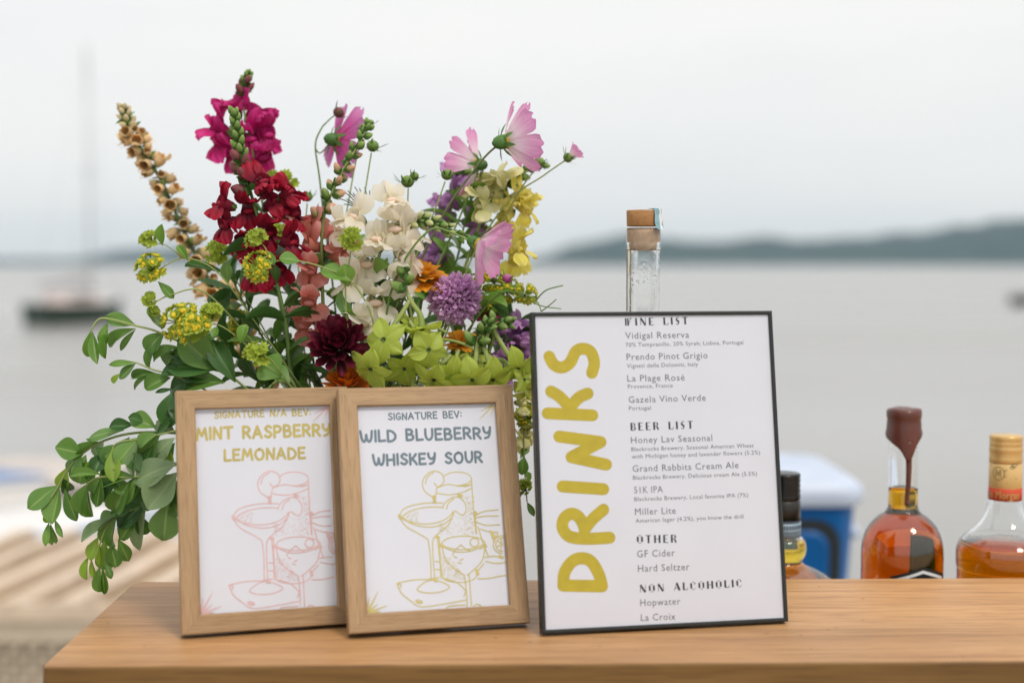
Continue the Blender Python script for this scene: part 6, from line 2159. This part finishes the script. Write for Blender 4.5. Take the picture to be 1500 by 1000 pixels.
hares_ear('blurred yellow umbels behind the half closed cosmos', [(610, 560, 1.41), (660, 490, 1.43), (700, 440, 1.44), (730, 420, 1.44)],
          [(722, 410, 1.44, 1.0, .95, False), (745, 425, 1.44, .95, .85, False), (770, 432, 1.43, .9, .8, False), (700, 425, 1.44, .9, .8, False), (715, 445, 1.44, .85, .7, False)], [((735, 440), (725, 455), 14, 1.43)])
hares_ear('blurred yellow umbels deep in the bunch above the left frame', [(430, 580, 1.42), (390, 530, 1.44), (360, 510, 1.45), (345, 500, 1.45)],
          [(340, 492, 1.45, 1.0, .95, False), (352, 470, 1.45, .95, .8, False), (330, 505, 1.45, .9, .7, False)])
hares_ear('blurred green umbels between the crimson and magenta spires', [(450, 560, 1.44), (440, 420, 1.46), (428, 320, 1.47), (420, 278, 1.47)],
          [(420, 268, 1.47, 1.0, .9, True), (400, 262, 1.47, .96, .6, True), (410, 338, 1.44, .7, .7, True)])
hares_ear('blurred green umbel left of the crimson blossoms', [(430, 560, 1.42), (380, 470, 1.42), (340, 400, 1.42), (326, 382, 1.42)],
          [(322, 370, 1.42, 1.0, .95, True)], [((335, 415), (330, 388), 14, 1.41)])
b = hares_ear('umbel sprig hanging down in the gap between frame and sign', [(640, 600, 1.40), (710, 560, 1.40), (752, 570, 1.39), (766, 620, 1.385), (768, 680, 1.385), (772, 735, 1.385)],
          [(768, 612, 1.385, .55, .75, False), (775, 600, 1.39, .5, .6, False), (768, 715, 1.385, .92, .65, True)], [((768, 668), (764, 690), 13, 1.385), ((762, 672), (774, 660), 10, 1.385), ((772, 735), (781, 752), 7, 1.385), ((768, 690), (778, 700), 8, 1.385)])
blossoms(b, [(766, 590, 0, .4), (772, 635, -40, .5), (764, 645, 200, .5), (770, 585, 90, .3)], 'cream', 1.395, .62)

# ---------- round heads
def ray_head(name, label, pts, px, py, Y, d, tiers, mat, R0, disc=None, stemmat='stem', cat='flower', up=0, prof=obov, cup=.15):
    """tiers: (count, radius start, petal length, width, angle above the plane of the head, curl)"""
    b = Stem(name, label, cat, pts, .0020, .0016, stemmat)
    c = at(px, py, Y)
    Mx = zbasis(d, c, R0)
    rr = random.Random(px)
    for ti, (n, r_, L, W, el, cu, z) in enumerate(tiers):
        me = []
        for v in range(3):
            mb = MB()
            blade(mb, L, W, prof, 4, 6, curl=cu + rr.uniform(-.25, .25), cup=cup + rr.uniform(-.1, .15), wave=.02 * W, wn=1, ph=v)
            me.append(mb.mesh('petal', M[mat]))
        for i in range(n):
            a = 2 * math.pi * (i + .5 * (ti % 2)) / n + rr.uniform(-.10, .10)
            b.put('petal', rr.choice(me), Mx @ Matrix.Rotation(a, 4, 'Z') @ Matrix.Translation((0, r_, z)) @ Matrix.Rotation(R(el + rr.uniform(-8, 8)), 4, 'X') @ Matrix.Rotation(R(rr.uniform(-14, 14)), 4, 'Y'))
    mb = MB()
    lathe(mb, [(.02, -.45), (.22, -.32), (.30, -.1), (.24, .03), (.01, .08)], 14)
    b.put('calyx', mb.mesh('calyx', M['calyx']), Mx)
    if disc:
        mb = MB()
        for i in range(60):
            a = i * 2.4
            r_ = .25 * math.sqrt(i / 60)
            ball(mb, (r_ * math.cos(a), r_ * math.sin(a), .16 - r_ * .3), .035, nu=6, nv=4)
        b.put('disc', mb.mesh('disc', M[disc]), Mx)
    return b


b = ray_head('dahlia', 'dark burgundy dahlia low in the centre above the oak frames', [(500, 590, 1.36), (498, 545, 1.355), (496, 512, 1.345)], 496, 507, 1.335, (0.02, -.86, .5),
             [(15, .10, .92, .34, 8, .35, -.06), (15, .10, .86, .34, 24, .45, .0), (13, .08, .74, .32, 42, .45, .06), (10, .06, .60, .30, 58, .35, .12), (7, .03, .44, .26, 74, .2, .16)], 'burgundy', .0315, prof=lambda t: max(.12, (.3 + .8 * t) * (1 if t < .72 else math.sqrt(max(0.02, 1 - ((t - .72) / .29) ** 2)))), cup=.35)
b = ray_head('zinnia', 'amber orange zinnia seen from the side above the lavender pompom', [(590, 560, 1.39), (612, 470, 1.385), (620, 420, 1.38)], 619, 406, 1.365, (.10, -.34, .93),
             [(16, .16, .86, .36, 0, -.15, -.06), (14, .14, .74, .34, 14, -.1, .03), (12, .12, .58, .30, 28, .0, .10), (9, .08, .42, .26, 46, .1, .15)], 'orange', .029, 'pollen')
b = ray_head('zinnia', 'rust orange zinnia peeping over the top edge of the left oak frame', [(510, 600, 1.36), (508, 575, 1.345)], 509, 566, 1.335, (0.0, -.45, .9),
             [(15, .16, .80, .30, 14, .1, -.04), (14, .14, .74, .28, 34, .15, .03), (12, .10, .66, .26, 52, .1, .08), (9, .06, .56, .22, 70, .1, .12)], 'rust', .0265)
b = ray_head('zinnia', 'small ruby zinnia, blurred, under the lavender pompom', [(620, 570, 1.43), (690, 500, 1.44), (708, 470, 1.44)], 710, 463, 1.44, (.2, -.5, .85),
             [(13, .14, .85, .36, 5, -.1, 0), (11, .10, .62, .32, 30, 0, .06), (7, .06, .42, .28, 55, 0, .1)], 'ruby', .017)
b = ray_head('zinnia', 'golden zinnia half hidden behind the lime tubes above the right frame', [(600, 590, 1.40), (660, 530, 1.40), (676, 508, 1.40)], 676, 502, 1.395, (0, -.6, .8),
             [(13, .14, .85, .36, 8, -.1, 0), (11, .10, .62, .32, 34, 0, .06), (7, .06, .42, .28, 58, 0, .1)], 'orange', .019)

b = Stem('scabious', 'lavender pompom flower of many fine florets right of centre', 'flower', [(600, 570, 1.39), (640, 510, 1.38), (660, 455, 1.37)], .0018, .0014)
FLO = []
for s_ in range(4):
    rr = random.Random(40 + s_)
    mb = MB()
    lathe(mb, [(.0006, -.004), (.0010, 0), (.0018, .004)], 7)
    for i in range(4):
        blade(mb, .0062 * rr.uniform(.8, 1.2), .0036, obov, 3, 4, curl=rr.uniform(.1, .9), wave=.0005, wn=1, M=Matrix.Rotation(R(90 * i + rr.uniform(-20, 20)), 4, 'Z') @ Matrix.Translation((0, .0012, .0035)) @ Matrix.Rotation(R(rr.uniform(15, 60)), 4, 'X'))
    tube(mb, [(0, 0, .002), (.0008, .0005, .008)], .00025, n=4)
    FLO.append(mb.mesh('floret', M['scab']))
c0 = at(667, 437, 1.36)
hd = Vector((.1, -.80, .55)).normalized()
mb = MB(); ball(mb, (0, 0, 0), .0135, sc=(1, 1, 1), nu=14, nv=9)
b.put('flower_core', mb.mesh('flower_core', M['stem_dark']), Matrix.Translation(c0))
for i in range(96):
    z = 1 - 1.45 * (i + .5) / 96
    a = i * 2.39996
    r_ = math.sqrt(max(0, 1 - z * z))
    q = hd.to_track_quat('Z', 'Y')
    d = q @ Vector((r_ * math.cos(a), r_ * math.sin(a), z))
    b.put('floret', FLO[i % 4], zbasis(d, c0 + d * .0155, rb.uniform(.75, 1.45), rb.uniform(0, 6)))

# ---------- a wiry dried seed head between the salmon and white snapdragons
b = Stem('seed_head', 'wiry dark seed head left of the white blossoms', 'flower', [(500, 560, 1.40), (515, 440, 1.40), (522, 340, 1.40), (524, 305, 1.40)], .0012, .0009, 'stem_dark')
rr = random.Random(9)
for i in range(11):
    a = R(25 + i * 13)
    l = rr.uniform(20, 36)
    b.twig([at(524, 305, 1.40), at(524 + l * .6 * math.cos(a), 305 - l * .5 * math.sin(a), 1.40 + rr.uniform(-.01, .01)), at(524 + l * math.cos(a + .5) + 4, 305 - l * math.sin(a + .2), 1.40 + rr.uniform(-.02, .02))], .0006, 'stem_dark', 'tendril')
# ------------------------------------------------------------------ the air over the lake
hm = bpy.data.materials.new('lake_haze')
hm.use_nodes = True
ht = hm.node_tree
ht.nodes.clear()
ho = ht.nodes.new('ShaderNodeOutputMaterial')
hv = ht.nodes.new('ShaderNodeVolumePrincipled')
hv.inputs['Color'].default_value = (0.62, 0.84, 1.0, 1)
hv.inputs['Density'].default_value = 0.000082
hv.inputs['Anisotropy'].default_value = 0.0
ht.links.new(hv.outputs[0], ho.inputs['Volume'])
me = bpy.data.meshes.new('haze')
bmx = bmesh.new()
bmesh.ops.create_cube(bmx, size=1.0)
for v in bmx.verts:
    v.co = Vector((v.co.x * 9600, -90 + (v.co.y + .5) * 5090, -5 + (v.co.z + .5) * 145))
bmx.to_mesh(me)
bmx.free()
me.materials.append(hm)
hz = bpy.data.objects.new('haze', me)
COL.objects.link(hz)
tag(hz, kind='stuff')
